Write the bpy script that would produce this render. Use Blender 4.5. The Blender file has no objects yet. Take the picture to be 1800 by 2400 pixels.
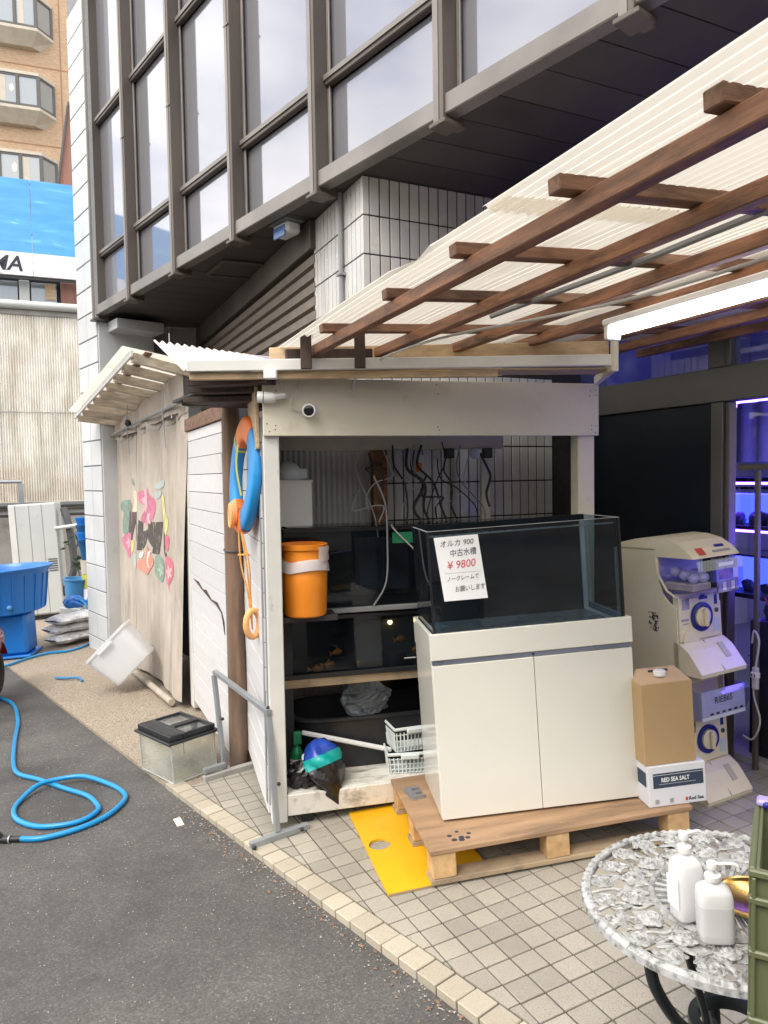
import bpy, math, random
from mathutils import Vector, Matrix
random.seed(7)
R_ = math.radians
sc = bpy.context.scene
COL = sc.collection

# ------------------------------------------------------------------ camera
cam_d = bpy.data.cameras.new('camera'); cam = bpy.data.objects.new('camera', cam_d); COL.objects.link(cam)
_p, _r = .05, -.016
_F = Vector((0, math.cos(_p), -math.sin(_p))); _R = Vector((1, 0, 0)); _U = _R.cross(_F)
_R2 = _R*math.cos(_r)+_U*math.sin(_r); _U2 = -_R*math.sin(_r)+_U*math.cos(_r)
mw = Matrix.Identity(4)
for i in range(3):
    mw[i][0] = _R2[i]; mw[i][1] = _U2[i]; mw[i][2] = -_F[i]
mw.translation = (0, 0, 1.7)
cam.matrix_world = mw
cam_d.sensor_fit = 'VERTICAL'; cam_d.sensor_height = 36; cam_d.lens = 25.5
cam_d.clip_start = .05; cam_d.clip_end = 600
sc.camera = cam

# ------------------------------------------------------------------ sky, sun, exposure
SUN_EL, SUN_AZ = R_(52), R_(215)          # azimuth clockwise from +Y
w = bpy.data.worlds.new('World'); sc.world = w; w.use_nodes = True
nt = w.node_tree; nt.nodes.clear()
def wn(t): return nt.nodes.new(t)
out = wn('ShaderNodeOutputWorld'); bg = wn('ShaderNodeBackground'); sky = wn('ShaderNodeTexSky')
sky.sky_type = 'NISHITA'; sky.sun_disc = False; sky.sun_elevation = SUN_EL; sky.sun_rotation = SUN_AZ
sky.dust_density = 2.0; sky.air_density = 1.0
tc = wn('ShaderNodeTexCoord'); mp = wn('ShaderNodeMapping'); mp.inputs['Scale'].default_value = (1, 1, 2.2)
nz = wn('ShaderNodeTexNoise'); nz.inputs['Scale'].default_value = 2.6; nz.inputs['Detail'].default_value = 8; nz.inputs['Roughness'].default_value = .58
rp = wn('ShaderNodeValToRGB'); rp.color_ramp.elements[0].position = .36; rp.color_ramp.elements[1].position = .56
rp.color_ramp.elements[0].color = (.35, .35, .35, 1); rp.color_ramp.elements[1].color = (1, 1, 1, 1)
mx = wn('ShaderNodeMixRGB'); mx.inputs[2].default_value = (10.2, 9.75, 9.2, 1)
nt.links.new(tc.outputs['Generated'], mp.inputs[0]); nt.links.new(mp.outputs[0], nz.inputs['Vector'])
nt.links.new(nz.outputs['Fac'], rp.inputs[0]); nt.links.new(rp.outputs[0], mx.inputs[0])
nt.links.new(sky.outputs[0], mx.inputs[1]); nt.links.new(mx.outputs[0], bg.inputs[0]); nt.links.new(bg.outputs[0], out.inputs[0])
bg.inputs[1].default_value = .15
sun_d = bpy.data.lights.new('sun', 'SUN'); sun_d.energy = 1.2; sun_d.angle = R_(25); sun_d.color = (1, .94, .85)
sun = bpy.data.objects.new('sun', sun_d); COL.objects.link(sun)
_sd = Vector((math.sin(SUN_AZ)*math.cos(SUN_EL), math.cos(SUN_AZ)*math.cos(SUN_EL), math.sin(SUN_EL)))
sun.rotation_euler = _sd.to_track_quat('Z', 'Y').to_euler()
sc.view_settings.view_transform = 'Standard'; sc.view_settings.look = 'None'
sc.view_settings.exposure = 0.95; sc.view_settings.gamma = 1; sc.view_settings.use_curve_mapping = False
sc.render.engine = 'CYCLES'
sc.cycles.use_denoising = True
sc.cycles.max_bounces = 8; sc.cycles.diffuse_bounces = 4; sc.cycles.glossy_bounces = 3
sc.cycles.transparent_max_bounces = 16; sc.cycles.transmission_bounces = 6
sc.cycles.caustics_reflective = False; sc.cycles.caustics_refractive = False
sc.cycles.sample_clamp_indirect = 6

# ------------------------------------------------------------------ ground tilt (the lot falls to the street)
NRM = Vector((-.054, .010, .9985)).normalized()
TILT = Vector((0, 0, 1)).rotation_difference(NRM).to_matrix().to_4x4()
def gz(x, y):
    x = max(-9, min(4.5, x)); y = max(-3, min(14, y))
    return .0541*x-.0100*y-.0016

# ------------------------------------------------------------------ mesh builder
class MB:
    def __init__(s): s.v = []; s.f = []
    def face(s, pts):
        n = len(s.v); s.v += [tuple(p) for p in pts]; s.f.append(tuple(range(n, n+len(pts)))); return s
    def box(s, x0, x1, y0, y1, z0, z1, b=0, M=None):
        if x0 > x1: x0, x1 = x1, x0
        if y0 > y1: y0, y1 = y1, y0
        if z0 > z1: z0, z1 = z1, z0
        n = len(s.v)
        if b <= 0:
            vs = [(x, y, z) for z in (z0, z1) for y in (y0, y1) for x in (x0, x1)]
            fs = [(0, 2, 3, 1), (4, 5, 7, 6), (0, 1, 5, 4), (2, 6, 7, 3), (0, 4, 6, 2), (1, 3, 7, 5)]
        else:
            b = min(b, (x1-x0)*.45, (y1-y0)*.45, (z1-z0)*.45)
            vs = []; idx = {}
            X = (x0, x1); Y = (y0, y1); Z = (z0, z1); sg = (1, -1)
            for i in (0, 1):
                for j in (0, 1):
                    for k in (0, 1):
                        for a in range(3):
                            p = [X[i]+sg[i]*b*(a != 0), Y[j]+sg[j]*b*(a != 1), Z[k]+sg[k]*b*(a != 2)]
                            idx[(i, j, k, a)] = len(vs); vs.append(tuple(p))
            fs = []
            for a in range(3):
                for e in (0, 1):
                    q = []
                    for (m, l) in ((0, 0), (1, 0), (1, 1), (0, 1)):
                        c = [0, 0, 0]; c[a] = e; c[(a+1) % 3] = m; c[(a+2) % 3] = l
                        q.append(idx[(c[0], c[1], c[2], a)])
                    fs.append(tuple(q) if e else tuple(q[::-1]))
            for a in range(3):                      # edges parallel to axis a
                b1, c1 = (a+1) % 3, (a+2) % 3
                for m in (0, 1):
                    for l in (0, 1):
                        def I(e, ax):
                            c = [0, 0, 0]; c[a] = e; c[b1] = m; c[c1] = l
                            return idx[(c[0], c[1], c[2], ax)]
                        q = (I(0, b1), I(1, b1), I(1, c1), I(0, c1))
                        fs.append(q[::-1] if (m == l) else q)
            for i in (0, 1):
                for j in (0, 1):
                    for k in (0, 1):
                        q = (idx[(i, j, k, 0)], idx[(i, j, k, 1)], idx[(i, j, k, 2)])
                        fs.append(q if (i+j+k) % 2 else q[::-1])
        if M is not None: vs = [tuple(M @ Vector(p)) for p in vs]
        s.v += vs; s.f += [tuple(i+n for i in f) for f in fs]; return s
    def bar(s, p, q, w, h, b=0, up=(0, 0, 1)):
        p = Vector(p); q = Vector(q); d = q-p; L = d.length; d.normalize()
        u = Vector(up); sx = d.cross(u)
        if sx.length < 1e-4: sx = d.cross(Vector((1, 0, 0)))
        sx.normalize(); uz = sx.cross(d)
        M = Matrix((sx, d, uz)).transposed().to_4x4(); M.translation = p
        return s.box(-w/2, w/2, 0, L, -h/2, h/2, b, M)
    def prism(s, poly, z0, z1, M=None):
        n = len(s.v); k = len(poly)
        a = sum(poly[i][0]*poly[(i+1) % k][1]-poly[(i+1) % k][0]*poly[i][1] for i in range(k))
        if a < 0: poly = poly[::-1]
        vs = [Vector((x, y, z0)) for x, y in poly]+[Vector((x, y, z1)) for x, y in poly]
        if M is not None: vs = [M @ v for v in vs]
        s.v += [tuple(v) for v in vs]
        s.f.append(tuple(n+i for i in range(k))[::-1]); s.f.append(tuple(n+k+i for i in range(k)))
        for i in range(k):
            j = (i+1) % k; s.f.append((n+i, n+j, n+k+j, n+k+i))
        return s
    def tube(s, pts, r, seg=8, closed=False, caps=True):
        pts = [Vector(p) for p in pts]; N = len(pts); n0 = len(s.v)
        rs = r if isinstance(r, (list, tuple)) else [r]*N
        up = None
        for i, p in enumerate(pts):
            if closed: t = pts[(i+1) % N]-pts[i-1]
            else: t = pts[min(i+1, N-1)]-pts[max(i-1, 0)]
            t.normalize()
            if up is None:
                up = Vector((0, 0, 1)) if abs(t.z) < .9 else Vector((1, 0, 0))
            up = up-t*up.dot(t); up.normalize(); sd = t.cross(up)
            for k in range(seg):
                a = 2*math.pi*k/seg
                s.v.append(tuple(p+(up*math.cos(a)+sd*math.sin(a))*rs[i]))
        for i in range(N if closed else N-1):
            for k in range(seg):
                a = n0+i*seg+k; b = n0+i*seg+(k+1) % seg
                c = n0+((i+1) % N)*seg+(k+1) % seg; d = n0+((i+1) % N)*seg+k
                s.f.append((a, d, c, b))
        if caps and not closed:
            s.f.append(tuple(n0+k for k in range(seg))); s.f.append(tuple(n0+(N-1)*seg+k for k in range(seg))[::-1])
        return s
    def lathe(s, prof, seg=24, M=None, sx=1, sy=1, wave=None):
        n = len(s.v); N = len(prof)
        for (r, z) in prof:
            for k in range(seg):
                a = 2*math.pi*k/seg
                q = Vector((r*sx*math.cos(a), r*sy*math.sin(a), z))
                if wave: q = wave(q, r, a)
                if M is not None: q = M @ q
                s.v.append(tuple(q))
        for i in range(N-1):
            for k in range(seg):
                a = n+i*seg+k; b = n+i*seg+(k+1) % seg
                s.f.append((a, b, b+seg, a+seg))
        closed = prof[0] == prof[-1]
        if prof[0][0] > 1e-5 and not closed: s.f.append(tuple(n+k for k in range(seg))[::-1])
        if prof[-1][0] > 1e-5 and not closed: s.f.append(tuple(n+(N-1)*seg+k for k in range(seg)))
        return s
    def grid(s, f, nu, nv):
        n = len(s.v)
        for j in range(nv+1):
            for i in range(nu+1): s.v.append(tuple(f(i/nu, j/nv)))
        for j in range(nv):
            for i in range(nu):
                a = n+j*(nu+1)+i; s.f.append((a, a+1, a+nu+2, a+nu+1))
        return s
    def ell(s, c, r, seg=16, rings=10, M=None):
        prof = [(max(math.sin(math.pi*i/rings), 1e-6), -math.cos(math.pi*i/rings)) for i in range(rings+1)]
        T = Matrix.Translation(c) @ (M or Matrix.Identity(4)) @ Matrix.Diagonal((r[0], r[1], r[2], 1))
        return s.lathe(prof, seg, T)
    def mesh(s, name, smooth=False):
        me = bpy.data.meshes.new(name); me.from_pydata(s.v, [], s.f); me.update()
        if smooth:
            me.polygons.foreach_set('use_smooth', [True]*len(me.polygons))
            try: me.set_sharp_from_angle(angle=R_(38))
            except Exception: pass
        return me

def spline(pts, n=8, closed=False):
    P = [Vector(p) for p in pts]; N = len(P); o = []
    for i in range(N if closed else N-1):
        g = (lambda k: P[k % N]) if closed else (lambda k: P[max(0, min(N-1, k))])
        a, b, c, d = g(i-1), g(i), g(i+1), g(i+2)
        for k in range(n):
            t = k/n
            o.append(.5*((2*b)+(c-a)*t+(2*a-5*b+4*c-d)*t*t+(3*b-a-3*c+d)*t**3))
    if not closed: o.append(P[-1])
    return o

def link(name, me, mat, parent=None, label=None, kind=None, mtx=None):
    o = bpy.data.objects.new(name, me); COL.objects.link(o)
    if mat is not None and len(me.materials) == 0: me.materials.append(mat)
    if parent is not None: o.parent = parent
    if mtx is not None: o.matrix_local = mtx
    if label: o['label'] = label
    if kind: o['kind'] = kind
    return o
def frame(loc, ang=0, tilt=False, z=None):
    x, y = loc[0], loc[1]
    if z is None: z = loc[2] if len(loc) > 2 else 0
    if tilt:
        base = Vector((x, y, gz(x, y)))+NRM*z
        return Matrix.Translation(base) @ TILT @ Matrix.Rotation(R_(ang), 4, 'Z')
    return Matrix.Translation((x, y, z)) @ Matrix.Rotation(R_(ang), 4, 'Z')
class Thing:
    def __init__(s, name, label, cat, loc=(0, 0, 0), ang=0, tilt=False, group=None, M=None, kind=None):
        s.o = bpy.data.objects.new(name, None); COL.objects.link(s.o); s.o.empty_display_size = .05
        s.o.matrix_world = M if M is not None else frame(loc, ang, tilt)
        if kind: s.o['kind'] = kind
        else:
            s.o['label'] = label; s.o['category'] = cat
        if kind and label: s.o['label'] = label
        if group: s.o['group'] = group
    def add(s, name, mb, mat, parent=None, smooth=False, label=None, kind=None):
        return link(name, mb.mesh(name, smooth), mat, parent or s.o, label, kind)
    def box(s, name, x0, x1, y0, y1, z0, z1, mat, b=.003, parent=None, label=None):
        return s.add(name, MB().box(x0, x1, y0, y1, z0, z1, b), mat, parent, label=label)
    def inst(s, name, me, mat, mtx, parent=None):
        return link(name, me, mat, parent or s.o, mtx=mtx)
def solo(name, label, cat, mb, mat, loc=(0, 0, 0), ang=0, tilt=False, smooth=False, group=None, M=None, kind=None):
    o = link(name, mb.mesh(name, smooth), mat)
    o.matrix_world = M if M is not None else frame(loc, ang, tilt)
    if kind: o['kind'] = kind
    if cat: o['category'] = cat
    if label: o['label'] = label
    if group: o['group'] = group
    return o
def text_mesh(body, size, ext=.0006, shear=0, align='LEFT', bold=0):
    cu = bpy.data.curves.new('lettering', 'FONT'); cu.body = body; cu.size = size; cu.extrude = ext
    cu.shear = shear; cu.align_x = align; cu.offset = bold; cu.resolution_u = 3
    ob = bpy.data.objects.new('lettering', cu); COL.objects.link(ob)
    dg = bpy.context.evaluated_depsgraph_get()
    me = bpy.data.meshes.new_from_object(ob.evaluated_get(dg))
    bpy.data.objects.remove(ob); bpy.data.curves.remove(cu)
    me.materials.clear(); me.name = 'lettering'
    return me
def upright(x, y, z, rz=0):        # text matrix: text x -> local +x, text y -> +z, facing -y
    return Matrix.Translation((x, y, z)) @ Matrix.Rotation(R_(rz), 4, 'Z') @ Matrix.Rotation(R_(90), 4, 'X')

# ------------------------------------------------------------------ materials
def _base(name):
    m = bpy.data.materials.new(name); m.use_nodes = True
    n = m.node_tree.nodes; l = m.node_tree.links
    return m, n, l, n['Principled BSDF']
def pm(name, col, rough=.6, var=.15, vs=6, dirt=None, bump=0, bs=80, metal=0, spec=.5, rnd=0, world=False, st=(1, 1, 1), coat=0, detail=4, dirt2=None, rv=.12):
    m, n, l, p = _base(name)
    tc = n.new('ShaderNodeTexCoord'); mp = n.new('ShaderNodeMapping'); mp.inputs['Scale'].default_value = st
    if world:
        g = n.new('ShaderNodeNewGeometry'); l.new(g.outputs['Position'], mp.inputs[0])
    else: l.new(tc.outputs['Object'], mp.inputs[0])
    oi = n.new('ShaderNodeObjectInfo')
    nz = n.new('ShaderNodeTexNoise'); nz.inputs['Scale'].default_value = vs; nz.inputs['Detail'].default_value = detail
    nz.noise_dimensions = '4D'; mul = n.new('ShaderNodeMath'); mul.operation = 'MULTIPLY'; mul.inputs[1].default_value = 9 if not world else 0
    l.new(oi.outputs['Random'], mul.inputs[0]); l.new(mul.outputs[0], nz.inputs['W'])
    l.new(mp.outputs[0], nz.inputs['Vector'])
    mr = n.new('ShaderNodeMapRange'); mr.inputs[1].default_value = .3; mr.inputs[2].default_value = .7
    l.new(nz.outputs['Fac'], mr.inputs[0])
    mix = n.new('ShaderNodeMixRGB')
    mix.inputs[1].default_value = (*[c*(1-var) for c in col], 1); mix.inputs[2].default_value = (*[min(1, c*(1+var)) for c in col], 1)
    l.new(mr.outputs[0], mix.inputs[0]); cur = mix.outputs[0]
    for dd in (dirt, dirt2):
        if dd:
            dc, lo, hi, ds = dd[:4]; dst = dd[4] if len(dd) > 4 else (1, 1, 1)
            mp2 = n.new('ShaderNodeMapping'); mp2.inputs['Scale'].default_value = dst
            l.new((g.outputs['Position'] if world else tc.outputs['Object']), mp2.inputs[0])
            d = n.new('ShaderNodeTexNoise'); d.inputs['Scale'].default_value = ds; d.inputs['Detail'].default_value = 7
            d.inputs['Roughness'].default_value = .65; d.noise_dimensions = '4D'; l.new(mp2.outputs[0], d.inputs['Vector']); l.new(mul.outputs[0], d.inputs['W'])
            r = n.new('ShaderNodeMapRange'); r.inputs[1].default_value = lo; r.inputs[2].default_value = hi
            l.new(d.outputs['Fac'], r.inputs[0])
            m2 = n.new('ShaderNodeMixRGB'); m2.inputs[2].default_value = (*dc, 1)
            l.new(r.outputs[0], m2.inputs[0]); l.new(cur, m2.inputs[1]); cur = m2.outputs[0]
    if rnd:
        h = n.new('ShaderNodeHueSaturation'); mr2 = n.new('ShaderNodeMapRange'); mr2.inputs[3].default_value = 1-rnd; mr2.inputs[4].default_value = 1+rnd
        l.new(oi.outputs['Random'], mr2.inputs[0]); l.new(mr2.outputs[0], h.inputs['Value']); l.new(cur, h.inputs['Color']); cur = h.outputs[0]
    l.new(cur, p.inputs['Base Color'])
    rr = n.new('ShaderNodeMapRange'); rr.inputs[3].default_value = max(.02, rough-rv*rough*2); rr.inputs[4].default_value = min(1, rough+rv)
    l.new(nz.outputs['Fac'], rr.inputs[0]); l.new(rr.outputs[0], p.inputs['Roughness'])
    p.inputs['Metallic'].default_value = metal; p.inputs['Specular IOR Level'].default_value = spec
    p.inputs['Coat Weight'].default_value = coat
    if bump:
        b = n.new('ShaderNodeBump'); b.inputs['Strength'].default_value = bump; b.inputs['Distance'].default_value = .004
        bn = n.new('ShaderNodeTexNoise'); bn.inputs['Scale'].default_value = bs; bn.inputs['Detail'].default_value = 5
        l.new(mp.outputs[0], bn.inputs['Vector']); l.new(bn.outputs['Fac'], b.inputs['Height']); l.new(b.outputs[0], p.inputs['Normal'])
    return m
def emit(name, col, strength):
    m, n, l, p = _base(name)
    p.inputs['Base Color'].default_value = (*col, 1); p.inputs['Emission Color'].default_value = (*col, 1); p.inputs['Emission Strength'].default_value = strength
    return m
def thin_glass(name, tint=(.9, .95, .95), refl=.08, rough=.02, haze=0, hazecol=(.6, .65, .7)):
    m, n, l, p = _base(name); n.remove(p); o = n['Material Output']
    t = n.new('ShaderNodeBsdfTransparent'); t.inputs[0].default_value = (*tint, 1)
    gl = n.new('ShaderNodeBsdfGlossy'); gl.inputs['Roughness'].default_value = rough
    fr = n.new('ShaderNodeFresnel'); fr.inputs['IOR'].default_value = 1.5
    ad = n.new('ShaderNodeMath'); ad.operation = 'ADD'; ad.use_clamp = True; ad.inputs[1].default_value = refl-.04
    l.new(fr.outputs[0], ad.inputs[0])
    ge = n.new('ShaderNodeNewGeometry'); iv = n.new('ShaderNodeMath'); iv.operation = 'SUBTRACT'; iv.inputs[0].default_value = 1; l.new(ge.outputs['Backfacing'], iv.inputs[1])
    mu = n.new('ShaderNodeMath'); mu.operation = 'MULTIPLY'; l.new(ad.outputs[0], mu.inputs[0]); l.new(iv.outputs[0], mu.inputs[1])
    mx = n.new('ShaderNodeMixShader'); l.new(mu.outputs[0], mx.inputs[0]); l.new(gl.outputs[0], mx.inputs[2])
    if haze:
        df = n.new('ShaderNodeBsdfDiffuse'); df.inputs[0].default_value = (*hazecol, 1)
        m2 = n.new('ShaderNodeMixShader'); tx = n.new('ShaderNodeTexNoise'); tx.inputs['Scale'].default_value = 5; tx.inputs['Detail'].default_value = 6
        tcd = n.new('ShaderNodeTexCoord'); l.new(tcd.outputs['Object'], tx.inputs['Vector'])
        mr = n.new('ShaderNodeMapRange'); mr.inputs[1].default_value = .35; mr.inputs[2].default_value = .75; mr.inputs[3].default_value = haze*.3; mr.inputs[4].default_value = haze*1.7
        l.new(tx.outputs['Fac'], mr.inputs[0]); l.new(mr.outputs[0], m2.inputs[0])
        l.new(t.outputs[0], m2.inputs[1]); l.new(df.outputs[0], m2.inputs[2]); l.new(m2.outputs[0], mx.inputs[1])
    else: l.new(t.outputs[0], mx.inputs[1])
    l.new(mx.outputs[0], o.inputs[0]); return m
def translucent(name, col, tr=.55, rough=.5, dirt=None):
    m, n, l, p = _base(name); o = n['Material Output']
    p.inputs['Base Color'].default_value = (*col, 1); p.inputs['Roughness'].default_value = rough
    t = n.new('ShaderNodeBsdfTranslucent'); t.inputs[0].default_value = (*col, 1)
    if dirt:
        tc = n.new('ShaderNodeTexCoord'); mp = n.new('ShaderNodeMapping'); mp.inputs['Scale'].default_value = dirt[4]
        nz = n.new('ShaderNodeTexNoise'); nz.inputs['Scale'].default_value = dirt[3]; nz.inputs['Detail'].default_value = 6
        l.new(tc.outputs['Object'], mp.inputs[0]); l.new(mp.outputs[0], nz.inputs['Vector'])
        mr = n.new('ShaderNodeMapRange'); mr.inputs[1].default_value = dirt[1]; mr.inputs[2].default_value = dirt[2]
        l.new(nz.outputs['Fac'], mr.inputs[0]); mi = n.new('ShaderNodeMixRGB'); mi.inputs[1].default_value = (*col, 1); mi.inputs[2].default_value = (*dirt[0], 1)
        l.new(mr.outputs[0], mi.inputs[0]); l.new(mi.outputs[0], p.inputs['Base Color']); l.new(mi.outputs[0], t.inputs[0])
    mx = n.new('ShaderNodeMixShader'); mx.inputs[0].default_value = tr
    l.new(p.outputs[0], mx.inputs[1]); l.new(t.outputs[0], mx.inputs[2]); l.new(mx.outputs[0], o.inputs[0]); return m

def asphalt_mat():
    m, n, l, p = _base('asphalt')
    g = n.new('ShaderNodeNewGeometry')
    v = n.new('ShaderNodeTexVoronoi'); v.inputs['Scale'].default_value = 150; l.new(g.outputs['Position'], v.inputs['Vector'])
    n1 = n.new('ShaderNodeTexNoise'); n1.inputs['Scale'].default_value = 1.6; n1.inputs['Detail'].default_value = 7; l.new(g.outputs['Position'], n1.inputs['Vector'])
    n2 = n.new('ShaderNodeTexNoise'); n2.inputs['Scale'].default_value = 320; n2.inputs['Detail'].default_value = 2; l.new(g.outputs['Position'], n2.inputs['Vector'])
    sep = n.new('ShaderNodeSeparateColor'); l.new(v.outputs['Color'], sep.inputs[0])
    r0 = n.new('ShaderNodeValToRGB'); e = r0.color_ramp.elements
    e[0].position = 0; e[0].color = (.074, .069, .064, 1); e[1].position = 1; e[1].color = (.165, .16, .153, 1)
    for pos, c in ((.4, .090), (.8, .108), (.95, .13)):
        q = r0.color_ramp.elements.new(pos); q.color = (c, c*.965, c*.93, 1)
    l.new(sep.outputs[0], r0.inputs[0])
    r1 = n.new('ShaderNodeMapRange'); r1.inputs[1].default_value = .3; r1.inputs[2].default_value = .72; r1.inputs[3].default_value = .66; r1.inputs[4].default_value = 1.22
    l.new(n1.outputs['Fac'], r1.inputs[0])
    mu = n.new('ShaderNodeMixRGB'); mu.blend_type = 'MULTIPLY'; mu.inputs[0].default_value = 1; l.new(r0.outputs[0], mu.inputs[1]); l.new(r1.outputs[0], mu.inputs[2])
    # oil-dark damp patch streaks
    n3 = n.new('ShaderNodeTexNoise'); n3.inputs['Scale'].default_value = .9; n3.inputs['Detail'].default_value = 9; n3.inputs['Roughness'].default_value = .7
    mp3 = n.new('ShaderNodeMapping'); mp3.inputs['Location'].default_value = (3.1, 1.7, 0); l.new(g.outputs['Position'], mp3.inputs[0]); l.new(mp3.outputs[0], n3.inputs['Vector'])
    r3 = n.new('ShaderNodeMapRange'); r3.inputs[1].default_value = .49; r3.inputs[2].default_value = .66; r3.inputs[4].default_value = .58; l.new(n3.outputs['Fac'], r3.inputs[0])
    m3 = n.new('ShaderNodeMixRGB'); m3.inputs[2].default_value = (.035, .034, .034, 1); l.new(r3.outputs[0], m3.inputs[0]); l.new(mu.outputs[0], m3.inputs[1])
    # pale scuffs: thin crack-like lines
    w = n.new('ShaderNodeTexNoise'); w.inputs['Scale'].default_value = 2.3; w.inputs['Detail'].default_value = 3; l.new(g.outputs['Position'], w.inputs['Vector'])
    mp4 = n.new('ShaderNodeMixRGB'); mp4.inputs[0].default_value = .25; l.new(g.outputs['Position'], mp4.inputs[1]); l.new(w.outputs['Color'], mp4.inputs[2])
    v2 = n.new('ShaderNodeTexVoronoi'); v2.feature = 'DISTANCE_TO_EDGE'; v2.inputs['Scale'].default_value = .85; l.new(mp4.outputs[0], v2.inputs['Vector'])
    r4 = n.new('ShaderNodeMapRange'); r4.inputs[1].default_value = .007; r4.inputs[2].default_value = 0; r4.inputs[3].default_value = 0; r4.inputs[4].default_value = .10; l.new(v2.outputs['Distance'], r4.inputs[0])
    mm = n.new('ShaderNodeMath'); mm.operation = 'MULTIPLY'; l.new(r4.outputs[0], mm.inputs[0]); l.new(n2.outputs['Fac'], mm.inputs[1])
    m4 = n.new('ShaderNodeMixRGB'); m4.inputs[2].default_value = (.33, .31, .29, 1); l.new(mm.outputs[0], m4.inputs[0]); l.new(m3.outputs[0], m4.inputs[1])
    l.new(m4.outputs[0], p.inputs['Base Color']); p.inputs['Roughness'].default_value = .85
    b = n.new('ShaderNodeBump'); b.inputs['Strength'].default_value = .45; b.inputs['Distance'].default_value = .004
    l.new(sep.outputs[1], b.inputs['Height']); l.new(b.outputs[0], p.inputs['Normal'])
    return m
def speckle(name, base, spk, scale, lo, hi, rough=.55, rnd=.13, stain=None, bump=.15, big=.12):
    m, n, l, p = _base(name)
    g = n.new('ShaderNodeNewGeometry'); oi = n.new('ShaderNodeObjectInfo')
    v = n.new('ShaderNodeTexNoise'); v.inputs['Scale'].default_value = scale; v.inputs['Detail'].default_value = 3; v.inputs['Roughness'].default_value = .7
    l.new(g.outputs['Position'], v.inputs['Vector'])
    mr = n.new('ShaderNodeMapRange'); mr.inputs[1].default_value = lo; mr.inputs[2].default_value = hi; l.new(v.outputs['Fac'], mr.inputs[0])
    mi = n.new('ShaderNodeMixRGB'); mi.inputs[1].default_value = (*base, 1); mi.inputs[2].default_value = (*spk, 1); l.new(mr.outputs[0], mi.inputs[0]); cur = mi.outputs[0]
    n2 = n.new('ShaderNodeTexNoise'); n2.inputs['Scale'].default_value = 2.2; n2.inputs['Detail'].default_value = 6; l.new(g.outputs['Position'], n2.inputs['Vector'])
    if stain:
        r2 = n.new('ShaderNodeMapRange'); r2.inputs[1].default_value = .42; r2.inputs[2].default_value = .7; r2.inputs[4].default_value = stain[1]; l.new(n2.outputs['Fac'], r2.inputs[0])
        m2 = n.new('ShaderNodeMixRGB'); m2.inputs[2].default_value = (*stain[0], 1); l.new(r2.outputs[0], m2.inputs[0]); l.new(cur, m2.inputs[1]); cur = m2.outputs[0]
    h = n.new('ShaderNodeHueSaturation'); r3 = n.new('ShaderNodeMapRange'); r3.inputs[3].default_value = 1-rnd; r3.inputs[4].default_value = 1+rnd
    l.new(oi.outputs['Random'], r3.inputs[0]); l.new(r3.outputs[0], h.inputs['Value']); l.new(cur, h.inputs['Color'])
    l.new(h.outputs[0], p.inputs['Base Color']); p.inputs['Roughness'].default_value = rough
    b = n.new('ShaderNodeBump'); b.inputs['Strength'].default_value = bump; b.inputs['Distance'].default_value = .003
    l.new(v.outputs['Fac'], b.inputs['Height']); l.new(b.outputs[0], p.inputs['Normal'])
    return m
def window_mat(name, col, refl, rough=.05):
    m, n, l, p = _base(name); o = n['Material Output']
    p.inputs['Base Color'].default_value = (*col, 1); p.inputs['Roughness'].default_value = .6
    gl = n.new('ShaderNodeBsdfGlossy'); gl.inputs['Roughness'].default_value = rough; gl.inputs[0].default_value = (.80, .83, .92, 1)
    tc = n.new('ShaderNodeTexCoord'); nz = n.new('ShaderNodeTexNoise'); nz.inputs['Scale'].default_value = .8
    l.new(tc.outputs['Object'], nz.inputs['Vector']); b = n.new('ShaderNodeBump'); b.inputs['Strength'].default_value = .06; b.inputs['Distance'].default_value = .02
    l.new(nz.outputs['Fac'], b.inputs['Height']); l.new(b.outputs[0], gl.inputs['Normal'])
    fr = n.new('ShaderNodeFresnel'); fr.inputs[0].default_value = 1.5
    ad = n.new('ShaderNodeMath'); ad.use_clamp = True; ad.inputs[1].default_value = refl; l.new(fr.outputs[0], ad.inputs[0])
    mx = n.new('ShaderNodeMixShader'); l.new(ad.outputs[0], mx.inputs[0]); l.new(p.outputs[0], mx.inputs[1]); l.new(gl.outputs[0], mx.inputs[2])
    l.new(mx.outputs[0], o.inputs[0]); return m

G = {}
G['asphalt'] = asphalt_mat()
G['tile'] = speckle('forecourt tile', (.385, .36, .305), (.225, .195, .155), 230, .50, .66, stain=((.285, .265, .22), .75))
G['kerb'] = speckle('kerb tile', (.47, .425, .335), (.31, .265, .20), 230, .52, .68, stain=((.36, .315, .24), .55))
G['grout'] = pm('grout', (.105, .09, .075), .9, .3, 14, world=True)
G['gravel'] = speckle('washed gravel', (.44, .375, .295), (.17, .135, .10), 85, .46, .58, rough=.9, stain=((.30, .25, .19), .6), bump=.8)
G['anodised'] = pm('bronze anodised metal', (.118, .100, .086), .45, .25, 2.5, metal=.2, dirt=((.19, .168, .148), .55, .8, 2.0, (2, 2, .25)), st=(1, 1, .4))
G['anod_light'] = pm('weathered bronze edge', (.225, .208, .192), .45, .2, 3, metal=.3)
G['pane'] = window_mat('reflective pane', (.17, .17, .19), .175)
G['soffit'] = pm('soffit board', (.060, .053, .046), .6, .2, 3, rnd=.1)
G['wtile'] = pm('glazed wall tile', (.62, .61, .585), .22, .06, 5, rnd=.06, spec=.6, dirt=((.42, .39, .34), .55, .8, 3, (1, 1, .3)))
G['joint'] = pm('tile joint', (.035, .033, .03), .9, .3, 20)
G['wblock'] = pm('white facade tile', (.58, .605, .62), .3, .06, 4, rnd=.05, dirt=((.45, .46, .46), .58, .85, 3, (1, 1, .25)))
G['wjoint'] = pm('facade joint', (.24, .245, .25), .9, .2, 9)
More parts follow.
